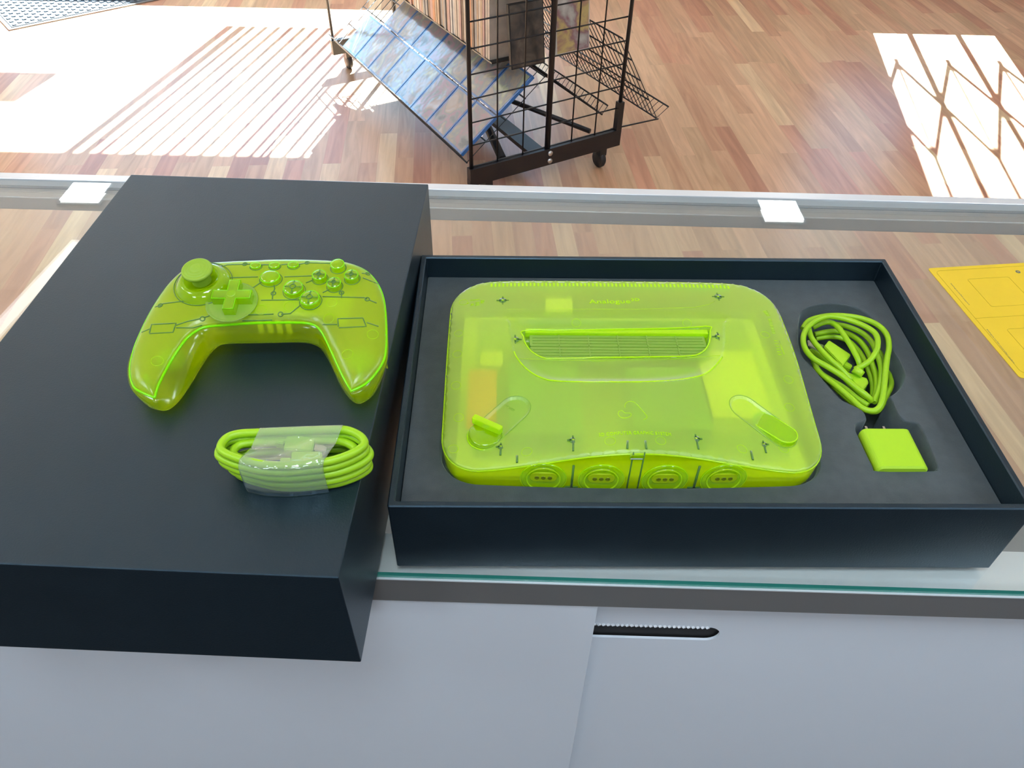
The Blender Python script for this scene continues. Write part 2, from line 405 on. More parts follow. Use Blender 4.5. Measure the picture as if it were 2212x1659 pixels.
INN = dict(
    board=pm('circuit_board_green', (0.45, 0.62, 0.10), 0.5, var=0.15, vscale=60),
    shield=pm('shield_grey', (0.20, 0.44, 0.30), 0.5, var=0.15, vscale=30),
    orange=pm('orange_flex_tape', (1.0, 0.42, 0.0), 0.5),
    olive=pm('olive_hole_shade', (0.16, 0.22, 0.0), 0.5), socket=pm('yellow_green_socket', (0.50, 0.72, 0.0), 0.4),
    plate=pm('pale_bounce_plate', (0.80, 0.95, 0.15), 0.6),
    bright=pm('pale_yellow_support', (0.92, 0.98, 0.02), 0.6),
    darkg=pm('dark_green_chassis', (0.06, 0.12, 0.05), 0.6))

# ================================================================== THE ROOM
def slab(name, lo, hi, mat, kind='structure', parent=None):
    o = MB().box(lo, hi).build(name, mat, parent)
    if kind: o['kind'] = kind
    return o
X0, X1, Y0, ZC = -4.2, 4.4, -3.2, CEIL
slab('floor', (X0, Y0, -0.05), (X1, YW + 0.2, 0), M['floor'])
slab('ceiling', (X0, Y0, ZC), (X1, YW + 0.2, ZC + 0.08), M['ceil'])
slab('wall_left', (X0 - 0.1, Y0, 0), (X0, YW + 0.2, ZC), M['wall'])
slab('wall_right', (X1, Y0, 0), (X1 + 0.1, YW + 0.2, ZC), M['wall'])
slab('wall_back', (X0, Y0 - 0.1, 0), (X1, Y0, ZC), pm('dark_back_wall_paint', (0.22, 0.24, 0.27), 0.8, var=0.03, vscale=2))  # unseen wall, kept dark to limit light bounced onto the box fronts
# storefront wall with two openings
WL = (-3.3, 0.25, 0.50, 1.93); WR = (1.90, 2.54, 0.66, 2.10)
mb = MB(); T = 0.12
mb.box((X0, YW, 0), (X1, YW+T, WL[2])); mb.box((X0, YW, WR[3]), (X1, YW+T, ZC))
mb.box((X0, YW, WL[2]), (WL[0], YW+T, WR[3])); mb.box((WL[1], YW, WL[2]), (WR[0], YW+T, WR[3]))
mb.box((WR[1], YW, WL[2]), (X1, YW+T, WR[3])); mb.box((WL[0], YW, WL[3]), (WL[1], YW+T, WR[3]))
mb.box((WR[0], YW, WL[2]), (WR[1], YW+T, WR[2]))
mb.build('wall_front', M['wall'])['kind'] = 'structure'
for nm, q in (('window_1', WL), ('window_2', WR)):
    mb = MB(); f = 0.012
    mb.box((q[0], YW+0.02, q[2]), (q[0]+f, YW+T-0.02, q[3])); mb.box((q[1]-f, YW+0.02, q[2]), (q[1], YW+T-0.02, q[3]))
    mb.box((q[0], YW+0.02, q[2]), (q[1], YW+T-0.02, q[2]+f)); mb.box((q[0], YW+0.02, q[3]-f), (q[1], YW+T-0.02, q[3]))
    mb.build(nm, M['frame'])['kind'] = 'structure'
# folding security gate behind the right window: upright channels and crossed lattice
g = empty('security_gate', (WR[0], YW + 0.2, WR[2]), 0, 'folding lattice security gate outside the narrow storefront window', 'gate')
gw, gh, st = WR[1]-WR[0], WR[3]-WR[2], 0.241
mb = MB()
for k in range(0, 4):
    x = -0.017 + st*k
    if 0 <= x <= gw: mb.box((x-0.012, -0.01, -0.1), (x+0.016, 0.01, gh+0.1))
mb.build('upright_channel', M['gate'], g)
mb = MB()
for k in range(-1, 3):
    x = -0.017 + st*(k+0.5); z = 0.50
    mb.tube([(x, 0, z-0.05), (x, 0, z), (x+st/2, 0, z+0.37), (x, 0, z+0.76), (x, 0, z+1.1)], 0.012, 6); mb.tube([(x, 0.01, z), (x-st/2, 0.01, z+0.37), (x, 0.01, z+0.76)], 0.012, 6)
    mb.tube([(x, 0, z), (x, 0, z+0.76)], 0.007, 6)
mb.build('lattice', M['gate'], g)
g = empty('barred_panel', (-1.24, YW + 0.2, 0.9), 0, 'upright bar panel outside the wide storefront window', 'gate')
mb = MB()
for k in range(15): mb.box((k*0.062, -0.008, 0), (k*0.062+(0.036 if k < 2 else 0.020), 0.008, 1.12))
mb.build('bars', M['gate'], g)
tag(MB().box((-3.2, YW+0.16, 1.40), (-1.70, YW+0.2, 1.62)).build('window_sign_board', M['wall']), 'plain board hung across the wide storefront window', 'sign')
# ceiling light panels
for i, (x, y) in enumerate(LIGHT_PANELS):
    p = empty('ceiling_light', (x, y, ZC), 0, 'square ceiling light panel over the staff side of the shop', 'light', 'ceiling light panels over the staff side')
    fr = MB(); fr.box((-0.32, -0.32, -0.03), (0.32, -0.29, 0)); fr.box((-0.32, 0.29, -0.03), (0.32, 0.32, 0)); fr.box((-0.32, -0.29, -0.03), (-0.29, 0.29, 0)); fr.box((0.29, -0.29, -0.03), (0.32, 0.29, 0))
    fr.build('frame', M['alul'], p)
    MB().box((-0.29, -0.29, -0.012), (0.29, 0.29, -0.006)).build('diffuser', emis('light_diffuser_%d' % i, (0.80, 0.90, 1.0), 3.0), p)
    ld = bpy.data.lights.new('panel_light', 'AREA'); ld.shape = 'SQUARE'; ld.size = 0.56; ld.energy = PANEL_POWER; ld.color = (0.72, 0.86, 1.0)
    lo = bpy.data.objects.new('panel_light', ld); col.objects.link(lo); lo.parent = p; lo.location = (0, 0, -0.02)
for (x, y, lb) in ((-2.29, 3.63, 'small square ceiling light above the left end of the counter'), (1.40, 3.58, 'small square ceiling light above the right end of the counter')):
    p = empty('square_downlight', (x, y, ZC), 0, lb, 'light')
    MB().box((-0.115, -0.13, -0.02), (0.115, 0.13, 0)).build('frame', M['alul'], p)
    MB().box((-0.1, -0.115, -0.024), (0.1, 0.115, -0.0205)).build('diffuser', emis('downlight_diffuser', (0.95, 1.0, 1.0), 14.0), p)
p = empty('strip_light', (-2.18, 2.55, ZC), R(-6), 'long narrow strip light on the ceiling, left of the counter', 'light')
MB().box((-0.05, -0.8, -0.035), (0.05, 0.6, 0)).build('housing', M['alul'], p)
MB().box((-0.035, -0.78, -0.039), (0.035, 0.58, -0.0355)).build('diffuser', emis('strip_diffuser', (0.95, 0.97, 1.0), 3.2), p)
# light portals in the openings (guide sampling of the sky only)
for q in (WL, WR):
    ld = bpy.data.lights.new('sky_portal', 'AREA'); ld.shape = 'RECTANGLE'; ld.size = q[1]-q[0]; ld.size_y = q[3]-q[2]; ld.cycles.is_portal = True
    o = bpy.data.objects.new('sky_portal', ld); col.objects.link(o); o.location = ((q[0]+q[1])/2, YW+0.06, (q[2]+q[3])/2); o.rotation_euler = (R(-90), 0, 0)

tag(MB().box((-2.5, -1.6, 0.0005), (2.5, 0.16, 0.012), bev=0.003).build('staff_floor_mat', pm('black_mat_rubber', (0.012, 0.016, 0.020), 0.8)), 'unseen black mat added on the staff side to absorb bounced light', 'mat')  # unseen; added to darken what the box fronts reflect
# door mat
mo = empty('door_mat', at(20, 67, 0), math.atan2(0.42, 0.50), 'dark ribbed doormat with a pale border near the shop entrance', 'mat')
MB().box((0, 0.0, 0), (1.4, 1.0, 0.006), bev=0.002).build('border', M['matb'], mo)
mb = MB().box((0.02, 0.02, 0.0062), (1.38, 0.98, 0.009))
for i in range(46):
    for j in range(18): mb.box((0.03+i*0.0292, 0.03+j*0.052+(i % 2)*0.02, 0.009), (0.045+i*0.0292, 0.052+j*0.052+(i % 2)*0.02, 0.013))
mb.build('ribbed_surface', M['mat'], mo)

# ================================================================== THE DISPLAY COUNTER
CR = R(-0.627)
dc = empty('display_counter', (0, 0, 0), CR, 'glass-topped display counter with pale metal rails and white sliding doors', 'counter')
YF, YB, GX = 0.2592, 0.7308, 1.35
mb = MB(); mb.box((-GX, YF, GLASS-0.006), (GX, YB-0.008, GLASS))
me = mb.mesh(); 
for p in me.polygons: p.material_index = 0 if abs(p.normal.z) > 0.5 else 1
link('glass_top', me, [GLS, EDGE], dc)
mb = MB()                                        # rail on the customer side
mb.box((-GX, YB-0.011, GLASS-0.03), (GX, YB+0.001, GLASS+0.0015), bev=0.0008)
mb.build('front_rail', M['alul'], dc)
mb = MB(); mb.box((-GX, YB-0.0155, GLASS-0.03), (GX, YB-0.0112, GLASS-0.0065)); mb.build('rail_gasket', M['gasket'], dc)
mb = MB(); mb.box((-GX, YB-0.034, GLASS-0.022), (GX, YB-0.0157, GLASS-0.0065), bev=0.002); mb.box((-GX, YB-0.0245, GLASS-0.0066), (GX, YB-0.0225, GLASS-0.0063)); mb.build('rail_channel', M['alu'], dc)
mb = MB(); mb.box((-GX, YB-0.008, 0.47), (GX, YB-0.003, GLASS-0.03)); mb.build('front_glass', PANE, dc)
mb = MB(); mb.box((-GX, YF-0.0008, GLASS-0.0335), (GX, YF+0.030, GLASS-0.0067), bev=0.0012); mb.build('staff_rail', M['alu'], dc)
mb = MB(); mb.box((-GX, YF-0.0013, GLASS-0.0071), (GX, YF+0.033, GLASS-0.0062)); mb.build('glass_seat_strip', M['alul'], dc)
mb = MB(); mb.box((-GX, YF+0.02, 0.44), (GX, YB-0.004, 0.47)); mb.build('deck', M['deck'], dc)
mb = MB(); mb.box((-GX, YF+0.02, 0.05), (GX, YB+0.01, 0.44)); mb.box((-GX, YF+0.03, 0), (GX, YB-0.02, 0.05)); mb.build('base_cabinet', M['door'], dc)
for gx in (-GX-0.01, GX): MB().box((gx, YF, 0.44), (gx+0.01, YB, GLASS-0.02)).build('end_panel', M['alu'], dc)
# sliding doors below the rail
DL = 0.0565
mb = MB(); mb.box((-GX, YF+0.0004, 0.10), (DL, YF+0.0060, GLASS-0.0338), bev=0.0006); ld_ = mb.build('sliding_door', M['door'], dc)
yr = YF + 0.0095
slot = [(0.02, 0.9145), (0.134, 0.9145)]
def on_door(X, Y):
    d = px_ray(X, Y); q = Matrix.Rotation(-CR, 3, 'Z') @ d; e = q * (yr / q.y); return e.x, e.z + CAMZ
sx1, sz1 = on_door(1545, 1362); _, sz0 = on_door(1545, 1383); _, sz2 = on_door(1420, 1352); _, sz3 = on_door(1420, 1380)
h = abs(sz2 - sz3)/2; zc = (sz2+sz3)/2
hole = [(-0.06, zc-h)] + [(sx1 - h + 0.004 + h*math.cos(R(a)), zc + h*math.sin(R(a))) for a in range(-90, 91, 15)] + [(-0.06, zc+h)]
outer = [(-0.08, 0.10), (GX, 0.10), (GX, GLASS-0.0338), (-0.08, GLASS-0.0338)]
vo, T3, inv = tri_fill(outer, [hole])
bm = bmesh.new(); A = [bm.verts.new((v.x, yr, v.y)) for v in vo]; B = [bm.verts.new((v.x, yr+0.0018, v.y)) for v in vo]
for t in T3: bm.faces.new([A[i] for i in t]); bm.faces.new([B[i] for i in reversed(t)])
for lo_, n_ in ((0, 4), (4, len(hole))):
    for i in range(n_):
        a, b = inv[lo_+i], inv[lo_+(i+1) % n_]; bm.faces.new((A[a], A[b], B[b], B[a]))
bmesh.ops.recalc_face_normals(bm, faces=bm.faces)
me = bpy.data.meshes.new('door'); bm.to_mesh(me); bm.free()
rd = link('sliding_door', me, M['door'], dc)
mb = MB(); mb.box((-0.06, yr+0.0035, zc-0.03), (sx1+0.02, yr+0.006, zc+0.03)); mb.build('finger_slot_shade', M['dark'], rd)  # dark plate close behind the slot; stands in for the shade inside
mb = MB(); k = 0; x = -0.058
while x < sx1 - h*0.6:
    mb.tube([(x, yr-0.0006, zc+h+0.0006), (x+0.0016, yr+0.0008, zc+h-0.0016), (x+0.0032, yr+0.003, zc+h-0.0004)], 0.0011, 6); x += 0.0033
mb.tube([(-0.058, yr+0.001, zc+h+0.0002), (sx1-h*0.6, yr+0.001, zc+h+0.0002)], 0.0009, 6)
mb.build('serrated_strip', M['alul'], rd)

# ================================================================== TRAY OF THE BOX
TX, TY, TA, TW, TD, TH = -0.0702, 0.2645, R(1.114), 0.3766, 0.2497, 0.0619
tray = empty('open_black_box', (TX, TY, GLASS+0.0003), TA, 'open black box tray holding the green console, a cable and a charger', 'box')
RTI = Matrix.Rotation(-TA, 4, 'Z') @ Matrix.Translation((-TX, -TY, -GLASS-0.0003))
def tpx(X, Y, z):
    """pixel -> tray frame at height z above the glass"""
    p = RTI @ at(X, Y, GLASS + 0.0003 + z); return p
wt = 0.0042
def wall_ring(W, D, t, z0, z1, bev):
    bm = bmesh.new()
    o = rrect(0, 0, W, D, 0.0012, 3); i_ = rrect(t, t, W-t, D-t, 0.0008, 3)
    lo = [(p, z0) for p in o]; loops = [([Vector((x, y, z0)) for x, y in o]), ([Vector((x, y, z1-bev)) for x, y in o]), ([Vector((x, y, z1)) for x, y in inset(o, bev)]),
          ([Vector((x, y, z1)) for x, y in inset(i_, -bev)]), ([Vector((x, y, z1-bev)) for x, y in i_]), ([Vector((x, y, z0)) for x, y in i_])]
    vs = [[bm.verts.new(v) for v in l] for l in loops]; n = len(o)
    for a in range(len(vs)):
        A_, B_ = vs[a], vs[(a+1) % len(vs)]
        for k in range(n): bm.faces.new((A_[k], A_[(k+1) % n], B_[(k+1) % n], B_[k]))
    bmesh.ops.recalc_face_normals(bm, faces=bm.faces)
    me = bpy.data.meshes.new('walls'); bm.to_mesh(me); bm.free(); return me
link('tray_wall', wall_ring(TW, TD, wt, 0.0, TH, 0.0007), M['paper'], tray)
MB().box((0.003, 0.003, 0), (TW-0.003, TD-0.003, 0.003)).build('tray_floor', M['paper'], tray)
ZI = 0.043
CROP = lambda pts: [(1690 + x/3.769, 620 + y/3.77) for x, y in pts]
pit_px = CROP([(130,260),(150,200),(230,150),(350,130),(480,135),(620,170),(740,250),(830,370),(900,500),(960,600),(1000,680),(1005,740),(980,810),(930,865),(885,895),
               (905,930),(950,1030),(1000,1082),(1080,1098),(1125,1125),(1185,1240),(1268,1445),(1268,1485),(1220,1502),(780,1502),(725,1450),(612,1215),(585,1140),(600,1105),(655,1092),(675,1060),(645,1005),
               (560,960),(480,920),(420,860),(330,760),(240,650),(170,580),(130,480),(122,370)])
pit = [tuple(v) for v in spline([tpx(x, y, ZI).xy for x, y in pit_px], 4, True)]
# well of the console: outline a little outside the console's own
EXC = [(0.0275,0.062),(0.0282,0.05),(0.033,0.041),(0.042,0.0345),(0.056,0.0325)]

# console plan outlines (tray frame), front edge from the photograph
base_px = [(951,981.5),(958,998.5),(972.5,1015.5),(994,1028),(1021,1036),(1121,1043),(1227.5,1049),(1355,1052),(1397,1052),(1552.5,1049.5),(1625,1046),(1712,1042),(1739.5,1034.6),(1756.5,1022),(1766,1005)]
CXM = 0.1485
def yfront(x):
    u = (x - CXM)
    return 0.0305 + 0.0026*(u/0.10)**2
def outline(dx=0.0, n=10):
    xl, xr, yb = 0.0275-dx, 0.2695+dx, 0.2085+dx
    rf, rb = 0.030, 0.036
    pts = []
    for k in range(25):                                  # front edge, left to right
        x = xl+rf + (xr-rf-xl-rf)*k/24; pts.append((x, yfront(x)-dx))
    def arc(cx, cy, r, a0, a1, ex=2.3):
        for k in range(1, n):
            a = R(a0 + (a1-a0)*k/n); c_, s_ = math.cos(a), math.sin(a)
            pts.append((cx + r*math.copysign(abs(c_)**(2/ex), c_), cy + r*math.copysign(abs(s_)**(2/ex), s_)))
    arc(xr-rf, yfront(xr-rf)-dx+rf, rf, -90, 0)
    for k in range(15): pts.append((xr + 0.0012*(k/14) , yfront(xr-rf)+rf-dx + (yb-rb-yfront(xr-rf)-rf+dx)*k/14))
    arc(xr+0.0012-rb, yb-rb, rb, 0, 90)
    for k in range(21): x = xr-rb - (xr-rb-xl-rb)*k/20; pts.append((x, yb))
    arc(xl+rb, yb-rb, rb, 90, 180)
    for k in range(15): pts.append((xl, yb-rb - (yb-rb-yfront(xl+rf)-rf+dx)*k/14))
    arc(xl+rf, yfront(xl+rf)-dx+rf, rf, 180, 270)
    return pts
OUT = outline(0.0)
WELL = outline(0.0022)
io = rrect(wt+0.0004, wt+0.0004, TW-wt-0.0004, TD-wt-0.0004, 0.001, 2)
vo, T3, inv = tri_fill(io, [WELL, pit])
bm = bmesh.new()
A = [bm.verts.new((v.x, v.y, ZI)) for v in vo]
for t in T3: bm.faces.new([A[i] for i in t])
base = len(io)
for loop, depth in ((WELL, 0.034), (pit, 0.011)):
    n = len(loop); r1 = [A[inv[base+i]] for i in range(n)]
    rA = [bm.verts.new((x, y, ZI-0.0004)) for x, y in inset(loop, 0.0004)]
    rB = [bm.verts.new((x, y, ZI-0.0016)) for x, y in inset(loop, 0.0011)]
    rC = [bm.verts.new((x, y, depth)) for x, y in inset(loop, 0.0016)]
    for P_, Q_ in ((r1, rA), (rA, rB), (rB, rC)):
        for k in range(n):
            f = bm.faces.new((P_[k], P_[(k+1) % n], Q_[(k+1) % n], Q_[k])); f.smooth = True
    v2, t2, i2 = tri_fill([tuple(v.co.xy) for v in rC])
    mapv = {i2[i]: rC[i] for i in range(n)}
    for t in t2:
        try: bm.faces.new([mapv[i] for i in t])
        except Exception: pass
    base += n
bmesh.ops.recalc_face_normals(bm, faces=bm.faces)
me = bpy.data.meshes.new('insert'); bm.to_mesh(me); bm.free()
link('felt_insert', me, M['felt'], tray)

# ================================================================== THE CONSOLE
con = empty('game_console', (TX, TY, GLASS+0.0003+0.0345), TA, 'translucent neon green game console resting in the well of the black tray', 'game console')
CZ = 0.0345
def zsurf(x, y):
    """height of the top deck (tray frame)"""
    u = abs(x - CXM)
    bell = 0.5*(1+math.cos(math.pi*min(1, u/0.118)))
    front = 0.0535 + 0.0215*bell
    back = 0.0685 - 0.0035*min(1.3, u/0.12)**4
    return front + (back-front)*sstep(0.035, 0.15, y)
def csp(X, Y):
    z = 0.068
    for _ in range(12):
        p = tpx(X, Y, z); z = zsurf(p.x, p.y)
    return p
SLOT = [tuple(v) for v in spline([csp(*q).xy for q in ((1131,706),(1200,705),(1330,703),(1460,701),(1532,699),(1536,708),(1533,735),(1518,753),(1490,761),(1400,763),(1330,764),(1200,765),(1172,763),(1149,750),(1135,732),(1131,718))], 6, True)]
DIP = [tuple(v) for v in spline([csp(*q).xy for q in ((1105,740),(1112,765),(1124,783),(1146,804),(1176,818),(1215,824),(1290,825),(1380,825),(1450,822),(1495,816),(1524,807),(1546,790),(1560,770),(1566,740),(1566,700),(1560,680),(1400,674),(1250,676),(1105,680),(1100,700))], 5, True)]
def capsule(a, b, r, n=14):
    a, b = Vector(a[:2]), Vector(b[:2]); d = (b-a).normalized(); e = Vector((-d.y, d.x)); out = []
    for k in range(n+1):
        t = -math.pi/2 + math.pi*k/n; q = b + r*(d*math.cos(t) + e*math.sin(t)); out.append(tuple(q))
    for k in range(n+1):
        t = math.pi/2 + math.pi*k/n; q = a + r*(d*math.cos(t) + e*math.sin(t)); out.append(tuple(q))
    return out
PA, PB = csp(1050, 938), csp(1111, 883)
QA, QB = csp(1688, 940), csp(1608, 880)
CAPL = capsule(PA, PB, 0.0105); CAPR = capsule(QA, QB, 0.0100)
VX0, VX1 = csp(1062, 612).x, csp(1568, 605).x
ydip_hi = csp(1300, 700).y
def ztop(x, y):
    z = zsurf(x, y)
    d = edist(x, y, OUT)
    rf = 0.0016
    if d < rf: z -= rf - math.sqrt(max(0, rf*rf-(rf-d)**2))
    if inside(x, y, DIP):
        dd = edist(x, y, DIP); k = 1 - sstep(ydip_hi-0.006, ydip_hi+0.022, y)
        z -= 0.0042*k*min(1, sstep(-0.004, 0.010, dd)*1.0)*(0.35+0.65*sstep(0.0, 0.0012, dd))
    if inside(x, y, SLOT):
        z -= 0.0085*sstep(0, 0.0018, edist(x, y, SLOT))
    else:
        ds = edist(x, y, SLOT)
        if ds < 0.0022: z += 0.0005*(1-ds/0.0022)
    for c in (CAPL, CAPR):
        if inside(x, y, c): z -= 0.0015*sstep(0, 0.0016, edist(x, y, c))
    return z
pts = []
def scatter(x0, x1, y0, y1, s, cond=lambda x, y: True):
    nx, ny = int((x1-x0)/s), int((y1-y0)/s)
    for i in range(nx+1):
        for j in range(ny+1):
            x, y = x0+i*s + (0.5*s if j % 2 else 0), y0+j*s
            if cond(x, y): pts.append((x, y))
inO = inset(OUT, 0.0018)
def ok(x, y): return inside(x, y, inO)
dx0, dx1 = min(p[0] for p in DIP)-0.003, max(p[0] for p in DIP)+0.003
dy0, dy1 = min(p[1] for p in DIP)-0.003, max(p[1] for p in SLOT)+0.004
infine = lambda x, y: dx0 <= x <= dx1 and dy0 <= y <= dy1
near = lambda x, y: any(edist(x, y, c) < 0.004 or inside(x, y, c) for c in (CAPL, CAPR))
scatter(dx0, dx1, dy0, dy1, 0.0011, ok)
scatter(0.028, 0.270, 0.03, 0.208, 0.0035, lambda x, y: ok(x, y) and not infine(x, y) and not near(x, y))
for c in (CAPL, CAPR):
    xs = [p[0] for p in c]; ys = [p[1] for p in c]
    scatter(min(xs)-.004, max(xs)+.004, min(ys)-.004, max(ys)+.004, 0.0011, lambda x, y: ok(x, y) and near(x, y) and not infine(x, y))
for dd in (0.0002, 0.0005, 0.0009, 0.0014): pts += inset(OUT, dd)
for lp in (SLOT, CAPL, CAPR, DIP):
    pts += list(lp)
    for dd in (0.0005, 0.0010, 0.0015, 0.0020): pts += inset(lp, dd)
pts = [p for p in pts if inside(p[0], p[1], OUT) and edist(p[0], p[1], OUT) > 0.0001]
vo, T3, inv = tri_fill(OUT, [], pts)
bm = bmesh.new()
A = [bm.verts.new((v.x, v.y, ztop(v.x, v.y) - CZ)) for v in vo]
for t in T3:
    f = bm.faces.new([A[i] for i in t]); f.smooth = True
bmesh.ops.recalc_face_normals(bm, faces=bm.faces)
if sum(f.normal.z for f in bm.faces) < 0: bmesh.ops.reverse_faces(bm, faces=bm.faces)
top_bvh = BVHTree.FromBMesh(bm)
me = bpy.data.meshes.new('top_shell'); bm.to_mesh(me); bm.free()
top_shell = link('top_shell', me, SHELL, con)
top_shell['label'] = 'frosted translucent green top shell'
MI_CON = Matrix.Rotation(-TA, 4, 'Z') @ Matrix.Translation((-TX, -TY, -(GLASS+0.0003+CZ)))
def cs(X, Y, up=0.0):
    """pixel -> point and normal on the console's top (console frame)"""
    o_ = MI_CON @ EYE; d = (MI_CON.to_3x3() @ px_ray(X, Y)).normalized()
    hit, nr, _, _ = top_bvh.ray_cast(o_, d)
    if hit is None:
        p = csp(X, Y); hit = Vector((p.x, p.y, p.z-CZ)); nr = Vector((0, 0, 1))
    return hit + nr*up, nr
def drape(poly, up=0.0004, step=0.002):
    """polyline of 2-D points laid on the top deck"""
    out = []
    for a, b in zip(poly, poly[1:]):
        n = max(1, int((Vector(b[:2])-Vector(a[:2])).length/step))
        for k in range(n):
            x = a[0]+(b[0]-a[0])*k/n; y = a[1]+(b[1]-a[1])*k/n; out.append(Vector((x, y, ztop(x, y)-CZ+up)))
    x, y = poly[-1][:2]; out.append(Vector((x, y, ztop(x, y)-CZ+up))); return out
# lower shell: sides and underside
bm = bmesh.new()
rings = []
for off, zf in ((0.0001, 1.0), (-0.0002, 0.93), (0.0, 0.6), (0.0004, 0.3), (0.0009, 0.04), (0.002, 0.0)):
    q = inset(OUT, off)
    rings.append([bm.verts.new((x, y, (ztop(*OUT[i]) - CZ - 0.0004)*zf)) for i, (x, y) in enumerate(q)])
n = len(OUT)
for A_, B_ in zip(rings, rings[1:]):
    for k in range(n):
        f = bm.faces.new((A_[k], A_[(k+1) % n], B_[(k+1) % n], B_[k])); f.smooth = True
v2, t2, i2 = tri_fill([tuple(v.co.xy) for v in rings[-1]])
mp_ = {i2[i]: rings[-1][i] for i in range(n)}
for t in t2: bm.faces.new([mp_[i] for i in t])
bmesh.ops.recalc_face_normals(bm, faces=bm.faces)
me = bpy.data.meshes.new('lower_shell'); bm.to_mesh(me); bm.free()
low = link('lower_shell', me, SIDE, con); low['label'] = 'clear neon green lower shell'
# bright seam between top deck and front
seam = [Vector((x, y, ztop(x, y)-CZ-0.0002)) for x, y in OUT]
MB().tube(seam, 0.00055, 6, closed=True).build('seam_line', RIM, con)
# ribs along the back vent
mb = MB()
nv = 62
for k in range(nv):
    x = VX0 + (VX1-VX0)*k/(nv-1); z = ztop(x, 0.203)-CZ
    mb.box((x-0.0007, 0.2005, z-0.004), (x+0.0007, 0.2045, z+0.00012))
vg = mb.build('vent_grille', RIM, con)
# inner parts seen through the shell
def cbox(name, x0, y0, x1, y1, z0, z1, mat, lab=None, r=0.0015):
    o = MB().prism(rrect(x0, y0, x1, y1, r, 3), z0-CZ, z1-CZ).build(name, mat, con)
    if lab: o['label'] = lab
    return o
cbox('bounce_plate', 0.036, 0.042, 0.262, 0.200, 0.0372, 0.0382, INN['plate'])  # pale plate added inside to bounce light up through the shell
cbox('circuit_board', 0.048, 0.055, 0.252, 0.195, 0.0385, 0.0400, INN['board'])
cbox('metal_shield', 0.070, 0.060, 0.118, 0.128, 0.0402, 0.0575, INN['shield'])
cbox('metal_shield', 0.150, 0.062, 0.200, 0.120, 0.0402, 0.060, INN['shield'])
cbox('cartridge_connector', 0.085, 0.140, 0.205, 0.175, 0.0402, 0.056, INN['shield'])
o1 = csp(1003, 870); o2 = csp(1076, 772)
cbox('ribbon_tape', 0.0425, 0.066, 0.062, 0.121, 0.0545, 0.0555, INN['orange'], 'orange flat ribbon under the left side')
cbox('side_support', 0.203, 0.075, 0.243, 0.140, 0.0402, 0.0575, INN['bright'], 'pale yellow block under the right side')
cbox('rear_support', 0.098, 0.180, 0.118, 0.196, 0.0402, 0.060, INN['bright'])
cbox('chip_cover', 0.050, 0.128, 0.066, 0.142, 0.0402, 0.0535, INN['bright'])
# cartridge flaps inside the slot
fx0, fx1 = min(p[0] for p in SLOT)+0.006, max(p[0] for p in SLOT)-0.006
fy0, fy1 = min(p[1] for p in SLOT)+0.0022, max(p[1] for p in SLOT)-0.0070
FLAP = neon('neon_flap', (0.55, 0.82, 0.14), (0.7, 0.9, 0.1), 0.2, (0.7, 0.9, 0.1), 0.1, gl=1.2, grough=0.2)
zf_ = zsurf(CXM, (fy0+fy1)/2) - 0.0062 - CZ
for j in range(2):
    ya = fy0 + j*(fy1-fy0)/2 + 0.0004; yb_ = fy0 + (j+1)*(fy1-fy0)/2 - 0.0004
    mb = MB(); mb.prism(rrect(fx0, ya, fx1, yb_, 0.0008, 2), zf_-0.001, zf_, bev=0.0003)
    for k in range(1, 4):
        y = ya + (yb_-ya)*k/4; mb.box((fx0+0.002, y-0.0003, zf_), (fx1-0.002, y+0.0003, zf_+0.0005))
    for k in range(1, 6):
        x = fx0 + (fx1-fx0)*k/6; mb.box((x-0.0004, ya+0.0005, zf_), (x+0.0004, yb_-0.0005, zf_+0.0007))
    mb.build('slot_flap', FLAP, con)
MB().prism(rrect(fx0-0.003, fy1, fx1+0.003, fy1+0.0048, 0.0008, 2), zf_-0.002, zf_+0.0022, bev=0.0008).build('slot_ledge', RIM, con)
# bright lips
mb = MB(); mb.tube([Vector((x, y, ztop(x, y)-CZ+0.0003)) for x, y in SLOT], 0.0006, 6, closed=True)
mb.build('slot_rim', RIM, con)
dl = [csp(*q) for q in ((1110,758),(1121,778),(1143,801),(1174,818),(1206,823),(1300,825),(1400,824),(1489,816),(1521,808),(1543,792),(1560,771))]
dl = [p.xy for p in dl]
MB().tube(drape([tuple(v) for v in spline(dl, 5)], 0.0002), 0.0006, 6).build('scoop_edge_glint', RIM, con)  # light caught along the scoop's edge, painted as a bright bead
# power switch
pc, _ = cs(1052, 940); ax = Vector((PB.x-PA.x, PB.y-PA.y)).normalized()
sw = MB()
zt_ = ztop(PA.x, PA.y)-CZ
mswitch = Matrix.Translation((PA.x-0.0005, PA.y-0.0005, zt_))
sw.lathe([(0, 0.0035), (0.0098, 0.0035), (0.0107, 0.0028), (0.0111, 0.001), (0.0111, -0.002)], mswitch, 40)
swo = sw.build('power_switch', BTN, con)
bar = MB(); ang = math.atan2(-ax.x, ax.y) + R(0)
mb_ = mswitch @ Matrix.Translation((0.0012, 0.0050, 0.0035)) @ Matrix.Rotation(R(-30), 4, 'Z')
bar.prism(rrect(-0.0105, -0.0022, 0.0105, 0.0022, 0.0010, 3), 0, 0.0048, mb_, bev=0.0006)
bar.build('lever', RIM, swo)
MB().tube([mswitch @ Vector((0.0115*math.cos(a), 0.0115*math.sin(a), 0.0)) for a in [2*math.pi*k/40 for k in range(40)]], 0.0005, 6, closed=True).build('switch_ring', RIM, swo)
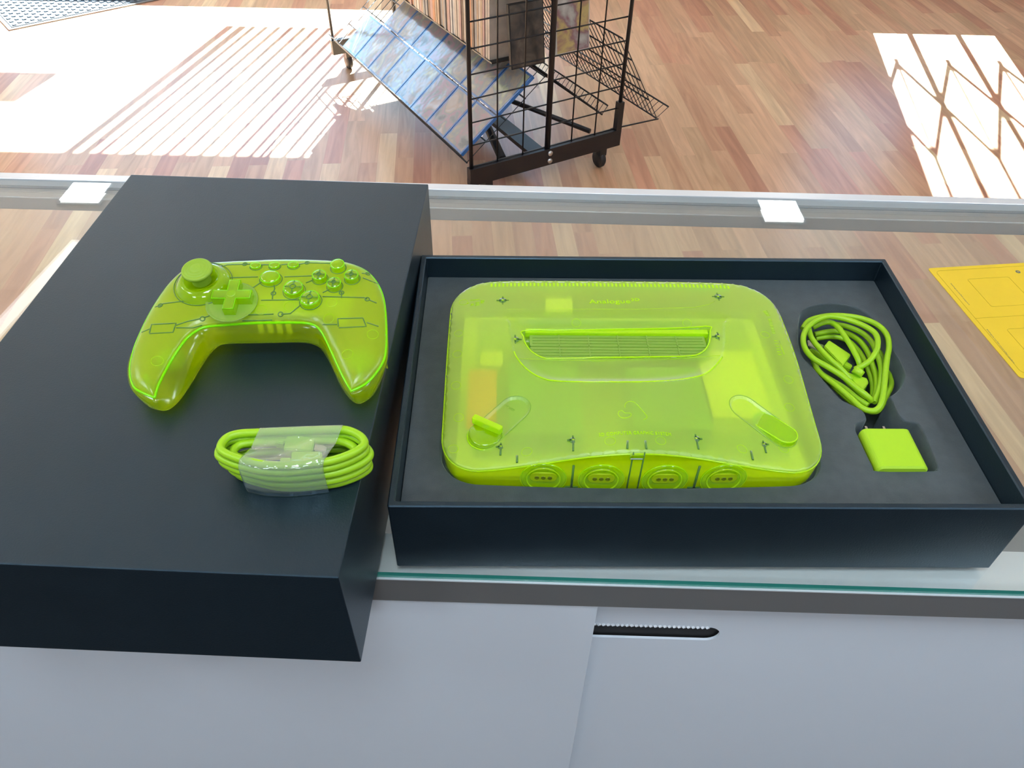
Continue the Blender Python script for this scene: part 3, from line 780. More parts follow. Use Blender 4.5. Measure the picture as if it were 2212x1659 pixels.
# reset button: oval
bc = (Vector(QA.xy)*0.78+Vector(QB.xy)*0.22)
bdir = (Vector(QB.xy)-Vector(QA.xy)).normalized()
r1_, _ = cs(1652, 911); r2_, _ = cs(1694, 945)
rcap = capsule(r2_.xy, r1_.xy, 0.0074)
bc = (r1_.xy+r2_.xy)/2
zt_ = ztop(bc.x, bc.y)-CZ
rb = MB().prism(rcap, zt_-0.001, zt_+0.0022, bev=0.0006).build('reset_button', BTN, con)
MB().tube([(x, y, zt_+0.0020) for x, y in rcap], 0.0005, 6, closed=True).build('button_edge', RIM, rb)
for c, nm in ((CAPL, 'switch_recess_edge'), (CAPR, 'button_recess_edge')):
    MB().tube([Vector((x, y, ztop(x, y)-CZ+0.0001)) for x, y in c], 0.0003, 5, closed=True).build(nm, FLAP, con)
# screw posts: crossed grey-green ribs just below the surface, each with a pale pin
def post(X, Y, s=1.0, stalk=None):
    p, n_ = cs(X, Y); mb = MB()
    p = p + Vector((0, 0, 0.00025))
    mb.lathe([(0.0, 0.0), (0.0028*s, 0.0), (0.0028*s, -0.0006)], Matrix.Translation(p), 20)
    for a in (0, 90, 180, 270):
        m = Matrix.Translation(p) @ Matrix.Rotation(R(a), 4, 'Z'); mb.box((0.0015*s, -0.0005, -0.0005), (0.0046*s, 0.0005, 0.0), m)
    if stalk:
        q, _ = cs(*stalk); mb.tube([p, q + Vector((0, 0, 0.0002))], 0.0006, 6)
    o = mb.build('screw_post', GROOVE, con)
    MB().lathe([(0, 0.0006), (0.0009*s, 0.0005), (0.0009*s, 0)], Matrix.Translation(p), 12).build('pin', RIM, o)
for q in ((1086, 649), (1113, 733), (1551, 641), (1552, 727)): post(*q)
post(1238, 951, 0.8, (1238, 975)); post(1504, 948, 0.8, (1509, 971)); post(1082, 965, 0.7, (1081, 984)); post(1650, 960, 0.7, (1655, 979))
for a, b in (((1117, 985), (1117, 1000)), ((1356, 953), (1355, 970)), ((1394, 953), (1396, 970)), ((1622, 975), (1626, 994))):
    p, _ = cs(*a, 0.0002); q, _ = cs(*b, 0.0002); MB().tube([p, q], 0.0007, 6).build('inner_rib', GROOVE, con)
# moulded circles
def circle_mark(X, Y, r=0.0032):
    p, n_ = cs(X, Y); pp = []
    for k in range(24):
        x, y = p.x+r*math.cos(2*math.pi*k/24), p.y+r*math.sin(2*math.pi*k/24)
        if not inside(x, y, OUT): continue
        pp.append(Vector((x, y, ztop(x, y)-CZ+0.0001)))
    if len(pp) > 8: MB().tube(pp, 0.00014, 5, closed=True).build('moulded_ring', RIM, con)
for q in ((1001,653),(991,720),(988,765),(985,833),(991,902),(979,970),(1245,698),(1484,698),(1413,768),(1653,723),(1138,976),(1318,953),(1427,952),(1603,970),(1693,969),(1703,820),(1705,880)): circle_mark(*q)
# logo outline near the front
for lp in ([(1344,887),(1350,892),(1362,893),(1362,899),(1352,903),(1342,902),(1336,896),(1337,889)], [(1350,880),(1351,872),(1360,867),(1370,869),(1378,876),(1396,897),(1397,903),(1390,907)]):
    P2 = [cs(*q, 0.0001)[0] for q in lp]; cl = lp[0] == (1344,887)
    MB().tube(spline(P2, 4, cl), 0.00022, 5, closed=cl).build('logo_outline', RIM, con)
# lettering
def text_mesh(s, ext=0.02, spacing=1.0):
    cu = bpy.data.curves.new('lettering', 'FONT'); cu.body = s; cu.extrude = ext; cu.size = 1.0; cu.space_character = spacing; cu.resolution_u = 3
    o = bpy.data.objects.new('tmp_text', cu); col.objects.link(o)
    bpy.context.view_layer.update()
    dg = bpy.context.evaluated_depsgraph_get()
    me = bpy.data.meshes.new_from_object(o.evaluated_get(dg)); bpy.data.objects.remove(o); return me
def letter(name, s, P0, P1, nrm, hgt, mat, parent, ext=0.0002, spacing=1.0, lab=None):
    """text running from P0 to P1, cap height hgt"""
    me = text_mesh(s, 0.5, spacing)
    xs = [v.co.x for v in me.vertices]; x0_, x1_ = min(xs), max(xs)
    u = (P1-P0); W_ = u.length; u.normalize(); v = nrm.cross(u).normalized()
    for vt in me.vertices:
        c = vt.co.copy(); vt.co = P0 + u*((c.x-x0_)/(x1_-x0_)*W_) + v*(c.y/0.70*hgt) + nrm*(c.z*ext*2)
        if parent is con: vt.co.z = ztop(vt.co.x, vt.co.y) - CZ + 0.0001 + c.z*ext*2
    o = link(name, me, mat, parent)
    if lab: o['label'] = lab
    return o
a, na = cs(1273, 656, 0.0001); b, _ = cs(1362, 655, 0.0001); letter('embossed_name', 'Analogue', a, b, na, 0.0046, RIM, con, lab='embossed maker wordmark')
a, na = cs(1364, 650.5, 0.0001); b, _ = cs(1382, 650, 0.0001); letter('embossed_superscript', '3D', a, b, na, 0.0030, RIM, con)
a, na = cs(1294, 943, 0.0001); b, _ = cs(1450, 942, 0.0001); letter('embossed_caption', '3D COMPUTER GRAPHIC SYSTEM', a, b, Vector((0, 0, 1)), 0.0026, RIM, con, spacing=1.1)
a, na = cs(1091, 878, 0.0001); b, _ = cs(1110, 889, 0.0001); letter('embossed_power_word', 'POWER', a, b, Vector((0, 0, 1)), 0.0016, FLAP, con)
# small raised marks at the back left, and the column of marks on the right
def dash(name, segs, mat, r=0.00028, lift=0.0001):
    mb = MB()
    for a, b in segs:
        p, _ = cs(*a, lift); q, _ = cs(*b, lift); mb.tube([p, q], r, 5)
    return mb.build(name, mat, con)
dash('raised_mark', [((1015.5,649),(1036,646.5)), ((1038,650),(1046.5,649)), ((1038,652.5),(1046,651.5)), ((1038,655),(1045,654)), ((1027,654),(1036,653)), ((1027,657),(1035,656)), ((1026,660),(1036,658.5)), ((1017,658),(1023,656)), ((1016,660),(1024,658.5)), ((1009,656),(1014,654))], RIM, 0.0003)
dash('side_marks', [((1659+i*1.0, 690+i*3.3), (1666+i*1.0, 690+i*3.3)) for i in range(10)] + [((1648+i*2.0, 673+i*2.2), (1657+i*1.6, 671+i*2.6)) for i in range(5)]
     + [((1672+i*1.7, 736+i*6.0), (1680+i*1.7, 736+i*6.0)) for i in range(6)] + [((1683.5, 737), (1694, 766))], RIM, 0.00025)
for yy in (733, 826, 844):
    pass
# thin steps across the back of the deck
for row in ([(1095,668),(1250,668),(1380,668),(1500,664),(1530,658),(1545,650)], [(1115,775),(1300,780),(1450,776),(1556,768)]):
    MB().tube([cs(*q, 0.00005)[0] for q in row], 0.00016, 5).build('moulded_step', RIM, con)
# controller ports on the front face
def front_pt(X, Y, out=0.0):
    """pixel -> point on the front wall (console frame)"""
    o_ = MI_CON @ EYE; d = MI_CON.to_3x3() @ px_ray(X, Y)
    y = 0.0315
    for _ in range(6):
        t = (y-o_.y)/d.y; p = o_ + d*t; y = yfront(p.x)
    p.y -= out; return p
for k, (X, Y) in enumerate(((1174, 1026), (1299, 1030), (1437, 1029), (1566, 1022))):
    p = front_pt(X, Y); sl = math.atan(2*0.0026*(p.x-CXM)/0.01)
    m = Matrix.Translation((p.x, p.y, 0.0150)) @ Matrix.Rotation(sl, 4, 'Z') @ Matrix.Rotation(R(90), 4, 'X')
    po = MB()
    po.lathe([(0.0, 0.0002), (0.0105, 0.0002), (0.0112, 0.0012), (0.0128, 0.0014), (0.0140, 0.0008), (0.0142, 0.0)], m, 48)
    pt_ = po.build('controller_port', BTN, con)
    MB().tube([m @ Vector((0.0141*math.cos(a), 0.0141*math.sin(a), 0.0006)) for a in [2*math.pi*q/48 for q in range(48)]], 0.00035, 5, closed=True).build('port_ring', RIM, pt_)
    so = MB()
    so.prism(capsule((-0.0042, 0.0015), (0.0042, 0.0015), 0.0042), -0.004, 0.0010, m, bev=0.0004)
    s_ = so.build('socket', INN['socket'], pt_)
    MB().lathe([(0.0098, 0.0012), (0.0104, 0.0020), (0.0108, 0.0012)], m, 48).build('inner_ring', RIM, pt_)
    for q in (-1, 0, 1):
        MB().lathe([(0, 0.0001), (0.0010, 0.0001), (0.0013, 0.0003), (0.0015, 0.0), (0.0015, -0.001)], m @ Matrix.Translation((q*0.0040, 0.0012, 0.0012)), 16).build('socket_hole_shade', INN['olive'], pt_)  # raised disc; the hole's shade is put into its olive colour
for k, X in enumerate((1238, 1376, 1509)):
    p = front_pt(X, 1015); mb = MB()
    if k == 1:
        p0 = front_pt(1364, 1000); p1 = front_pt(1388, 1000)
        mb.tube([p0+Vector((0, -0.0003, 0.010)), Vector((p0.x, p0.y-0.0003, 0.001))], 0.0005, 6); mb.tube([p1+Vector((0, -0.0003, 0.010)), Vector((p1.x, p1.y-0.0003, 0.001))], 0.0005, 6)
    else:
        mb.tube([Vector((p.x, p.y-0.0002, 0.028)), Vector((p.x, p.y-0.0002, 0.006))], 0.0008, 6); mb.box((p.x-0.004, p.y-0.0006, 0.002), (p.x+0.004, p.y, 0.0075))
    mb.build('front_rib', GROOVE, con)
p = front_pt(1375, 985)
ld1 = MB().box((p.x-0.0042, p.y-0.0014, p.z-0.0018), (p.x+0.0042, p.y+0.001, p.z+0.0018), bev=0.0006).build('indicator_light', BTN, con)
MB().box((p.x-0.0036, p.y-0.0016, p.z-0.0014), (p.x+0.0036, p.y-0.0013, p.z-0.0006)).build('lens', M['alul'], ld1)

# ================================================================== CHARGER AND CABLE IN THE TRAY
def tw(p): return Matrix.Translation((TX, TY, GLASS+0.0003)) @ Matrix.Rotation(TA, 4, 'Z') @ p
cq = lambda x, y, z: tpx(1690+x/3.769, 620+y/3.77, z)
zt_ = 0.047
c0, c1, c2, c3 = cq(655, 1145, zt_), cq(1045, 1143, zt_), cq(1197, 1462, zt_), cq(768, 1488, zt_-0.001)
lx, rx = (c0.x+c3.x)/2, (c1.x+c2.x)/2; yl, yh = (c2.y+c3.y)/2, (c0.y+c1.y)/2
ch = empty('usb_charger', tw(Vector(((lx+rx)/2, (yl+yh)/2, 0.0116))), TA, 'lime green wall charger block in the small pit beside the console', 'charger')
hw, hd = (rx-lx)/2, (yh-yl)/2
prof = rrect(-hw, 0.0, hw, zt_-0.0116, 0.0042, 6)
mb = MB()
loops = []
for ty_, ins in ((-hd, 0.0012), (-hd+0.0012, 0.0), (hd-0.0012, 0.0), (hd, 0.0012)):
    loops.append([mb.bm.verts.new((x, ty_, z)) for x, z in inset(prof, ins)])
n = len(prof)
for A_, B_ in zip(loops, loops[1:]):
    for k in range(n):
        f = mb.bm.faces.new((A_[k], A_[(k+1) % n], B_[(k+1) % n], B_[k])); f.smooth = False
mb.bm.faces.new(loops[0]); mb.bm.faces.new(loops[-1])
mb.build('charger_body', M['limeplug'], ch)
for x in (-0.008, 0.004): MB().box((x-0.0008, hd, 0.021), (x+0.0008, hd+0.008, 0.028)).build('prong', M['steel'], ch)

cb = empty('coiled_power_cable', tw(cq(500, 600, 0.011)), TA, 'lime green cable coiled in loose loops in the round pit of the tray', 'cable')
org = cb.location.copy(); cbi = Matrix.Rotation(-TA, 4, 'Z') @ Matrix.Translation(-org)
def cpt(x, y, z): return cbi @ tw(cq(x, y, z))
RC = 0.0021
loops = [
  [(590,670,.036),(655,640,.040),(720,590,.043),(772,500,.046),(768,400,.047),(700,335,.047),(560,275,.046),(400,240,.046),(290,265,.046),(205,330,.046),(170,410,.046),(185,500,.046),(250,580,.045),(360,645,.045),(480,720,.044),(590,810,.043),(680,880,.042),(730,930,.038)],
  [(165,340,.038),(215,275,.040),(330,240,.041),(460,232,.042),(620,250,.043),(760,300,.044),(845,380,.044),(868,480,.044),(850,600,.044),(835,750,.044),(822,870,.044),(800,960,.043),(745,1008,.042),(650,985,.042),(540,890,.041),(420,790,.040),(330,720,.039),(275,660,.038),(255,590,.036)],
  [(250,330,.033),(330,292,.038),(400,290,.040),(460,335,.041),(520,420,.041),(575,510,.040),(620,600,.038),(640,680,.033)],
  [(215,340,.040),(240,420,.041),(320,520,.041),(400,600,.041),(470,660,.040),(560,760,.036)],
  [(400,300,.030),(520,320,.033),(640,370,.034),(720,440,.035),(765,530,.036),(800,640,.038),(805,740,.039),(785,850,.040),(745,940,.038)],
  [(260,385,.026),(400,360,.028),(520,375,.029),(630,440,.030),(700,540,.031),(735,640,.032),(765,740,.033),(765,850,.034),(740,930,.034)],
  [(270,420,.022),(400,405,.024),(520,430,.025),(610,510,.026),(670,600,.027),(710,700,.028),(735,800,.029),(735,900,.030)],
  [(230,520,.030),(290,550,.033),(360,600,.034),(430,665,.034),(520,740,.034),(600,830,.034),(690,910,.033)],
  [(250,600,.030),(300,690,.032),(400,760,.034),(500,820,.035),(600,900,.036),(700,965,.036)],
  [(350,745,.026),(430,820,.029),(540,920,.032),(650,990,.034),(745,1015,.035),(800,980,.036),(850,880,.036),(885,800,.032),(870,720,.028),(800,560,.024),(720,480,.022)],
  [(790,530,.030),(820,600,.033),(830,700,.034),(810,820,.034),(770,930,.034)],
]
mb = MB()
for lp in loops: mb.tube(spline([cpt(*q) for q in lp], 6), RC, 10)
mb.build('cord', M['lime'], cb)
def block(name, quad, z, th, mat, parent, conv, bev=0.0006):
    P_ = [conv(x, y, z) for x, y in quad]
    mb = MB(); a = [mb.bm.verts.new(p) for p in P_]; b = [mb.bm.verts.new(p-Vector((0, 0, th))) for p in P_]
    mb.bm.faces.new(a); mb.bm.faces.new(list(reversed(b)))
    for k in range(4): mb.bm.faces.new((a[k], a[(k+1) % 4], b[(k+1) % 4], b[k]))
    bmesh.ops.recalc_face_normals(mb.bm, faces=mb.bm.faces)
    bmesh.ops.bevel(mb.bm, geom=list(mb.bm.edges), offset=bev, segments=2, affect='EDGES')
    return mb.build(name, mat, parent)
pl = block('plug', [(382,430),(560,548),(490,640),(340,480)], .036, .009, M['limeplug'], cb, cpt)
block('plug_tip', [(205,425),(345,470),(300,522),(215,480)], .030, .003, M['steel'], pl, cpt)
block('plug_collar', [(520,600),(575,635),(555,665),(495,635)], .033, .006, M['limeplug'], pl, cpt)
pl2 = block('plug', [(500,680),(690,740),(705,775),(650,850)], .036, .008, M['limeplug'], cb, cpt)
MB().tube([cpt(600,715,.037), cpt(632,672,.040)], 0.0040, 14).build('strain_relief', M['limeplug'], pl2)

# ================================================================== LID OF THE BOX
LX, LY, LA, LW, LD, LH = -0.33488, 0.20688, -0.02412, 0.2522, 0.37668, 0.08928
lid = empty('black_box_lid', (LX, LY, GLASS+0.0003), LA, 'closed black box lid lying on the left end of the counter, overhanging its edge', 'box')
mb = MB().box((0, 0, 0), (LW, LD, LH), bev=0.0009)
mb.build('lid_shell', M['paper'], lid)
LM = Matrix.Translation((LX, LY, GLASS+0.0003)) @ Matrix.Rotation(LA, 4, 'Z'); LI = LM.inverted()
LT = GLASS+0.0003+LH
def lpx(X, Y, z): return LI @ at(X, Y, LT+z)   # lid frame, z above the lid top; returned z includes LH

# ------------------------------------------------------------------ controller
PZ = LH + 0.0002
pad = empty('game_controller', LM @ Vector((0.18, 0.16, PZ)), LA, 'translucent neon green gamepad with a rubber thumbstick resting on the black lid', 'game controller')
PI_ = Matrix.Rotation(-LA, 4, 'Z') @ Matrix.Translation(-Vector(LM @ Vector((0.18, 0.16, PZ))))
def zseam(y):      # y in controller frame (centre 0.16 of lid)
    t = (y + 0.062)/0.114
    return 0.0125 + 0.0225*max(-0.1, min(1.1, t))
def ppx(X, Y, zfun=zseam, add=0.0):
    z = 0.03
    for _ in range(30):
        p = PI_ @ at(X, Y, LT+0.0002+z); z = 0.5*z + 0.5*(zfun(p.y)+add)
    return PI_ @ at(X, Y, LT+0.0002+z)
seam_px = [(334,859,0),(312,850,1),(289,835,1),(281,801,1),(287,765,1),(296,738,1),(316,694,1),(340,652,1),(369,612,1),(400,585,1),(436,573,1),(490,568.5,1),(545,566,1),(600,564,1),(655,564,1),(708,566,1),(750,570,1),(785,583,1),(807,602,1),(822,627,1),(830,655,1),(833,690,1),(834,725,1),(833,758,1),(828,780,1),(812,806,1),(790,829,1),
           (759,845,0),(742,815,1),(720,768,1),(706,738,1),(694,716,1),(680,703,1),(655,697.5,1),(600,697,1),(540,698.5,1),(480,703,1),(446,706,1),(424,715,1),(400,735,1),(374,772,1),(355,806,1),(342,832,1)]
S3 = [ppx(x, y) for x, y, k in seam_px]
# open splines between the two sharp grip corners keep those corners crisp
i2_ = 27
SA = spline(S3[:i2_+1], 5)[:-1]; SB = spline(S3[i2_:]+[S3[0]], 5)[:-1]
SEAM = SA + SB
P2 = [(v.x, v.y) for v in SEAM]
def padtop(x, y, d=None):
    if d is None: d = edist(x, y, P2)
    r = 0.012; k = min(1, d/r); return zseam(y) + 0.0052*math.sqrt(max(0, 1-(1-k)**2))
pts = []
xs = [p[0] for p in P2]; ys = [p[1] for p in P2]
s_ = 0.0022; i_ = 0; y = min(ys)
while y < max(ys):
    x = min(xs) + (s_/2 if i_ % 2 else 0)
    while x < max(xs):
        if inside(x, y, P2) and edist(x, y, P2) > 0.0012: pts.append((x, y))
        x += s_
    y += s_; i_ += 1
for dd in (0.0003, 0.0007): pts += [p for p in inset(P2, dd) if inside(p[0], p[1], P2)]
vo, T3, inv = tri_fill(P2, [], pts)
bm = bmesh.new(); A = [bm.verts.new((v.x, v.y, padtop(v.x, v.y))) for v in vo]
for t in T3: bm.faces.new([A[i] for i in t]).smooth = True
bmesh.ops.recalc_face_normals(bm, faces=bm.faces)
if sum(f.normal.z for f in bm.faces) < 0: bmesh.ops.reverse_faces(bm, faces=bm.faces)
pad_bvh = BVHTree.FromBMesh(bm)
me = bpy.data.meshes.new('front_shell'); bm.to_mesh(me); bm.free()
fs = link('front_shell', me, PADM, pad)
def pc_(X, Y, up=0.0):
    o_ = PI_ @ EYE; d = (PI_.to_3x3() @ px_ray(X, Y)).normalized()
    hit, nr, _, _ = pad_bvh.ray_cast(o_, d)
    if hit is None: hit = ppx(X, Y); nr = Vector((0, 0, 1))
    if nr.z < 0: nr = -nr
    return hit + nr*up, nr
# back shell: rings from the seam down to the resting plane
def padbase(x, y):
    return 0.0 + 0.010*sstep(-0.028, 0.004, y)*(1-sstep(0.030, 0.058, abs(x-0.002)))
LOWPX = {0:(345,887),1:(317,877),2:(294,850),3:(284,815),4:(289,778),23:(834,772),24:(831,800),25:(823,826),26:(804,857),27:(775,873),28:(753,861),29:(734,832),30:(716,790),31:(700,762),32:(684,747),
         33:(655,740),34:(600,741),35:(540,742),36:(486,743),37:(468,751),38:(452,768),39:(430,801),40:(408,838),41:(386,868),42:(366,883)}
def zlow(i): return 0.006 + (0.006 if 32 <= i <= 36 else 0.003 if i in (31, 37) else 0.0)
inner = inset([(v.x, v.y) for v in S3], 0.0022)
B3 = []
for i, (x, y, k) in enumerate(seam_px):
    if i in LOWPX: B3.append(PI_ @ at(*LOWPX[i], LT+0.0002+zlow(i)))
    else: B3.append(Vector((inner[i][0], inner[i][1], 0.0085)))
LOW = spline(B3, 5, True)
LOW = LOW[:len(SA)] + LOW[len(SA):]
n = len(P2)
bm = bmesh.new(); rings = []
for tp, tz, ins in ((0, 0, 0), (0.10, 0.08, -0.0010), (0.30, 0.25, -0.0017), (0.55, 0.50, -0.0016), (0.80, 0.76, -0.0008), (1.0, 1.0, 0.0)):
    q = inset([(SEAM[i].x*(1-tp)+LOW[i].x*tp, SEAM[i].y*(1-tp)+LOW[i].y*tp) for i in range(n)], ins) if ins else [(SEAM[i].x*(1-tp)+LOW[i].x*tp, SEAM[i].y*(1-tp)+LOW[i].y*tp) for i in range(n)]
    rings.append([bm.verts.new((q[i][0], q[i][1], SEAM[i].z*(1-tz)+LOW[i].z*tz)) for i in range(n)])
lowp = [(v.x, v.y) for v in LOW]
for ins, f_ in ((0.0022, 0.55), (0.0060, 0.14)):
    q = inset(lowp, ins)
    rings.append([bm.verts.new((q[i][0], q[i][1], padbase(*lowp[i])*(1-f_) + LOW[i].z*f_)) for i in range(n)])
for it in range(4):
    for rg in rings[3:]:
        co = [v.co.copy() for v in rg]
        for i, v in enumerate(rg): v.co = co[i]*0.5 + (co[i-1]+co[(i+1) % n])*0.25
for A_, B_ in zip(rings, rings[1:]):
    for k in range(n): bm.faces.new((A_[k], A_[(k+1) % n], B_[(k+1) % n], B_[k])).smooth = True
LR = [tuple(v.co.xy) for v in rings[-1]]
pts = []
y = min(ys)
while y < max(ys):
    x = min(xs)
    while x < max(xs):
        if inside(x, y, LR) and edist(x, y, LR) > 0.003: pts.append((x, y))
        x += 0.005
    y += 0.005
v2, t2, i2 = tri_fill(LR, [], pts)
mp_ = {i2[i]: rings[-1][i] for i in range(n)}
for i, v in enumerate(v2):
    if i not in mp_: mp_[i] = bm.verts.new((v.x, v.y, padbase(v.x, v.y) + 0.0001))
for t in t2:
    try: bm.faces.new([mp_[i] for i in t]).smooth = True
    except Exception: pass
bmesh.ops.recalc_face_normals(bm, faces=bm.faces)
me = bpy.data.meshes.new('back_shell'); bm.to_mesh(me); bm.free()
link('back_shell', me, PADB, pad)
MB().tube(SEAM, 0.0008, 8, closed=True).build('seam_line', SEAMM, pad)
# printed circuit-like grooves
def groove(pp, name='moulded_trace', r=0.00042, mat=None, closed=False):
    out = []
    for a, b in zip(pp, pp[1:]):
        n_ = max(1, int(math.hypot(b[0]-a[0], b[1]-a[1])/8))
        for k in range(n_): out.append(pc_(a[0]+(b[0]-a[0])*k/n_, a[1]+(b[1]-a[1])*k/n_, 0.00005)[0])
    out.append(pc_(*pp[-1], 0.00005)[0])
    return MB().tube(out, r, 5).build(name, mat or GROOVE, pad)
F4 = lambda L_: [(260+x/3.568, 540+y/3.567) for x, y in L_]
for L_ in ([(840,215),(1060,208)], [(1265,208),(1480,200)], [(1085,250),(1010,300)], [(1180,255),(1190,300),(1175,335),(1172,380)], [(1085,388),(1380,385)], [(1480,235),(1430,255)],
           [(1560,360),(1880,368),(1900,378)], [(1915,385),(1975,410)], [(270,440),(320,425)], [(325,415),(570,385)], [(165,635),(225,610)],
           [(225,640),(240,575),(430,565),(405,635),(225,645)], [(430,580),(520,550),(615,530)], [(430,600),(560,600),(630,580)],
           [(650,520),(720,495)], [(930,520),(960,500),(1180,495)], [(1240,495),(1310,490),(1390,425)], [(760,130),(830,115),(1000,110)], [(1090,115),(1150,115)], [(1240,115),(1290,110)],
           [(1380,110),(1440,100),(1620,105)], [(1860,180),(1930,190)], [(1870,215),(1990,265)], [(1680,590),(1675,530),(1870,525),(1895,590),(1685,600)], [(1560,575),(1670,575)], [(1900,560),(1990,590)],
           [(1705,320),(1705,370)], [(1560,330),(1620,300)], [(940,545),(1170,540)]):
    groove(F4(L_))
for x, y in F4([(308,428),(633,530),(1180,335),(1235,495),(1705,330),(1903,380),(960,110),(1440,100),(1905,185)]):
    p, nr = pc_(x, y, 0.0001); m = Matrix.Translation(p) @ nr.to_track_quat('Z', 'Y').to_matrix().to_4x4()
    MB().tube([m @ Vector((0.0014*math.cos(a), 0.0014*math.sin(a), 0)) for a in [2*math.pi*k/16 for k in range(16)]], 0.0004, 5, closed=True).build('trace_node', GROOVE, pad)
for x, y in F4([(285,855),(1750,805),(1945,650),(1605,530),(1628,405),(1305,432),(1085,462)]):
    p, nr = pc_(x, y, 0.0001); m = Matrix.Translation(p) @ nr.to_track_quat('Z', 'Y').to_matrix().to_4x4()
    MB().tube([m @ Vector((0.0034*math.cos(a), 0.0034*math.sin(a), 0)) for a in [2*math.pi*k/24 for k in range(24)]], 0.00015, 5, closed=True).build('moulded_ring', RIM, pad)
for x, y in F4([(190,975),(1845,925)]):
    p, nr = pc_(x, y, -0.004); MB().lathe([(0, 0.004), (0.0012, 0.0038), (0.0016, 0), (0.0016, -0.008)], Matrix.Translation(p), 14).build('screw_post', INN['shield'], pad)
# d-pad in its round dish
def frame_at(X, Y, up=0.0):
    p, nr = pc_(X, Y, up)
    nr = Vector((0, -math.sin(R(11)), math.cos(R(11)))).lerp(nr, 0.35).normalized()
    zz = nr; xx = Vector((1, 0, 0)); yy = zz.cross(xx).normalized(); xx = yy.cross(zz)
    return Matrix(((xx.x, yy.x, zz.x, p.x), (xx.y, yy.y, zz.y, p.y), (xx.z, yy.z, zz.z, p.z), (0, 0, 0, 1)))
m = frame_at(502, 654)
dp = MB().lathe([(0.0152, 0.0), (0.0160, 0.0009), (0.0154, 0.0010), (0.0144, 0.0003), (0.0135, 0.0002), (0, 0.0002)], m, 56).build('direction_pad_dish', FLAP, pad)
cr_ = [(-0.0035,-0.012),(0.0035,-0.012),(0.0035,-0.0035),(0.012,-0.0035),(0.012,0.0035),(0.0035,0.0035),(0.0035,0.012),(-0.0035,0.012),(-0.0035,0.0035),(-0.012,0.0035),(-0.012,-0.0035),(-0.0035,-0.0035)]
mb = MB(); mb.prism(cr_, 0.0, 0.0062, m @ Matrix.Translation((0.0006, 0.002, 0)) @ Matrix.Rotation(R(3), 4, 'Z'), bev=0.0009)
mb.lathe([(0, 0.0056), (0.0028, 0.0064)], m @ Matrix.Translation((0.0006, 0.002, 0.0001)), 20)
dpo = mb.build('direction_pad', BTN, pad)
MB().tube([m @ Matrix.Translation((0.0006, 0.002, 0)) @ Matrix.Rotation(R(3), 4, 'Z') @ Vector((x, y, 0.0058)) for x, y in inset(cr_, 0.0003)], 0.0003, 5, closed=True).build('pad_edge', SEAMM, dpo)
# round buttons
def button(X, Y, r, hgt, sx=1.0, sy=1.0, cross=True, name='button', base=True):
    m = frame_at(X, Y, -0.0003)
    o = MB().lathe([(0, hgt*1.0+r*0.06), (r*0.55, hgt+r*0.04), (r*0.86, hgt-r*0.03), (r*0.97, hgt-r*0.16), (r, hgt*0.5), (r, 0.0)], m, 36, sx=sx, sy=sy).build(name, BTN, pad)
    if base: MB().tube([m @ Vector((r*1.12*sx*math.cos(a), r*1.12*sy*math.sin(a), 0.0003)) for a in [2*math.pi*k/36 for k in range(36)]], 0.0003, 5, closed=True).build('button_collar', GROOVE, o)
    if cross:
        mb = MB(); zz = hgt*0.98
        for a in (0, 90): mb.box((-r*0.8*sx, -0.00035, zz*0.6), (r*0.8*sx, 0.00035, zz+0.0004), m @ Matrix.Rotation(R(a), 4, 'Z'))
        mb.tube([m @ Vector((r*0.28*math.cos(a), r*0.28*math.sin(a), zz+0.0006)) for a in [2*math.pi*k/16 for k in range(16)]], 0.0003, 5, closed=True)
        mb.build('button_cross', GROOVE, o)
    MB().tube([m @ Vector((r*0.95*sx*math.cos(a), r*0.95*sy*math.sin(a), hgt-r*0.10)) for a in [2*math.pi*k/32 for k in range(32)]], 0.00025, 5, closed=True).build('button_edge', SEAMM, o)
    return o
def fp(x, y): return 260+x/3.568, 540+y/3.567
button(*fp(1045,130), 0.0030, 0.0020, 1.15, 0.9, cross=False, name='menu_button')
button(*fp(1190,128), 0.0030, 0.0020, 1.15, 0.9, cross=False, name='menu_button')
button(*fp(1335,124), 0.0030, 0.0020, 1.15, 0.9, cross=False, name='menu_button')
button(*fp(1160,228), 0.0058, 0.0036, 1.10, 0.95, cross=False, name='start_button')
button(*fp(1340,315), 0.0062, 0.0042, name='round_button')
button(*fp(1467,395), 0.0062, 0.0042, name='round_button')
for q in ((1680,140), (1540,222), (1787,222), (1653,282)): button(*fp(*q), 0.0045, 0.0046, cross=q != (1680,140), name='small_button')
# thumbstick
m = frame_at(*fp(640, 262))
st = MB().lathe([(0.0172, -0.0003), (0.0160, 0.0024), (0.0128, 0.0052), (0.0112, 0.0058), (0.0104, 0.0050), (0.0096, 0.0014), (0.0, 0.0004)], m, 56).build('thumbstick_housing', BTN, pad)
MB().tube([m @ Vector((0.0180*math.cos(a), 0.0180*math.sin(a), 0.0003)) for a in [2*math.pi*k/40 for k in range(40)]], 0.0003, 5, closed=True).build('housing_groove', GROOVE, st)
ms = m @ Matrix.Translation((-0.0006, 0.0012, 0.0))
prof = [(0.0060, 0.002), (0.0055, 0.009), (0.0060, 0.0112), (0.0090, 0.0130), (0.0096, 0.0142), (0.0093, 0.0152), (0.0082, 0.0158), (0.0078, 0.0154), (0.0070, 0.0158), (0.0066, 0.0162), (0.0060, 0.0158), (0.0052, 0.0162), (0.0048, 0.0166), (0.0042, 0.0162), (0.0032, 0.0166), (0.0020, 0.0174), (0.0009, 0.0170), (0, 0.0172)]
prof = [(r_, z_-0.0030 if z_ > 0.005 else z_) for r_, z_ in prof]
MB().lathe(prof, ms, 48).build('thumbstick', STICK, pad)
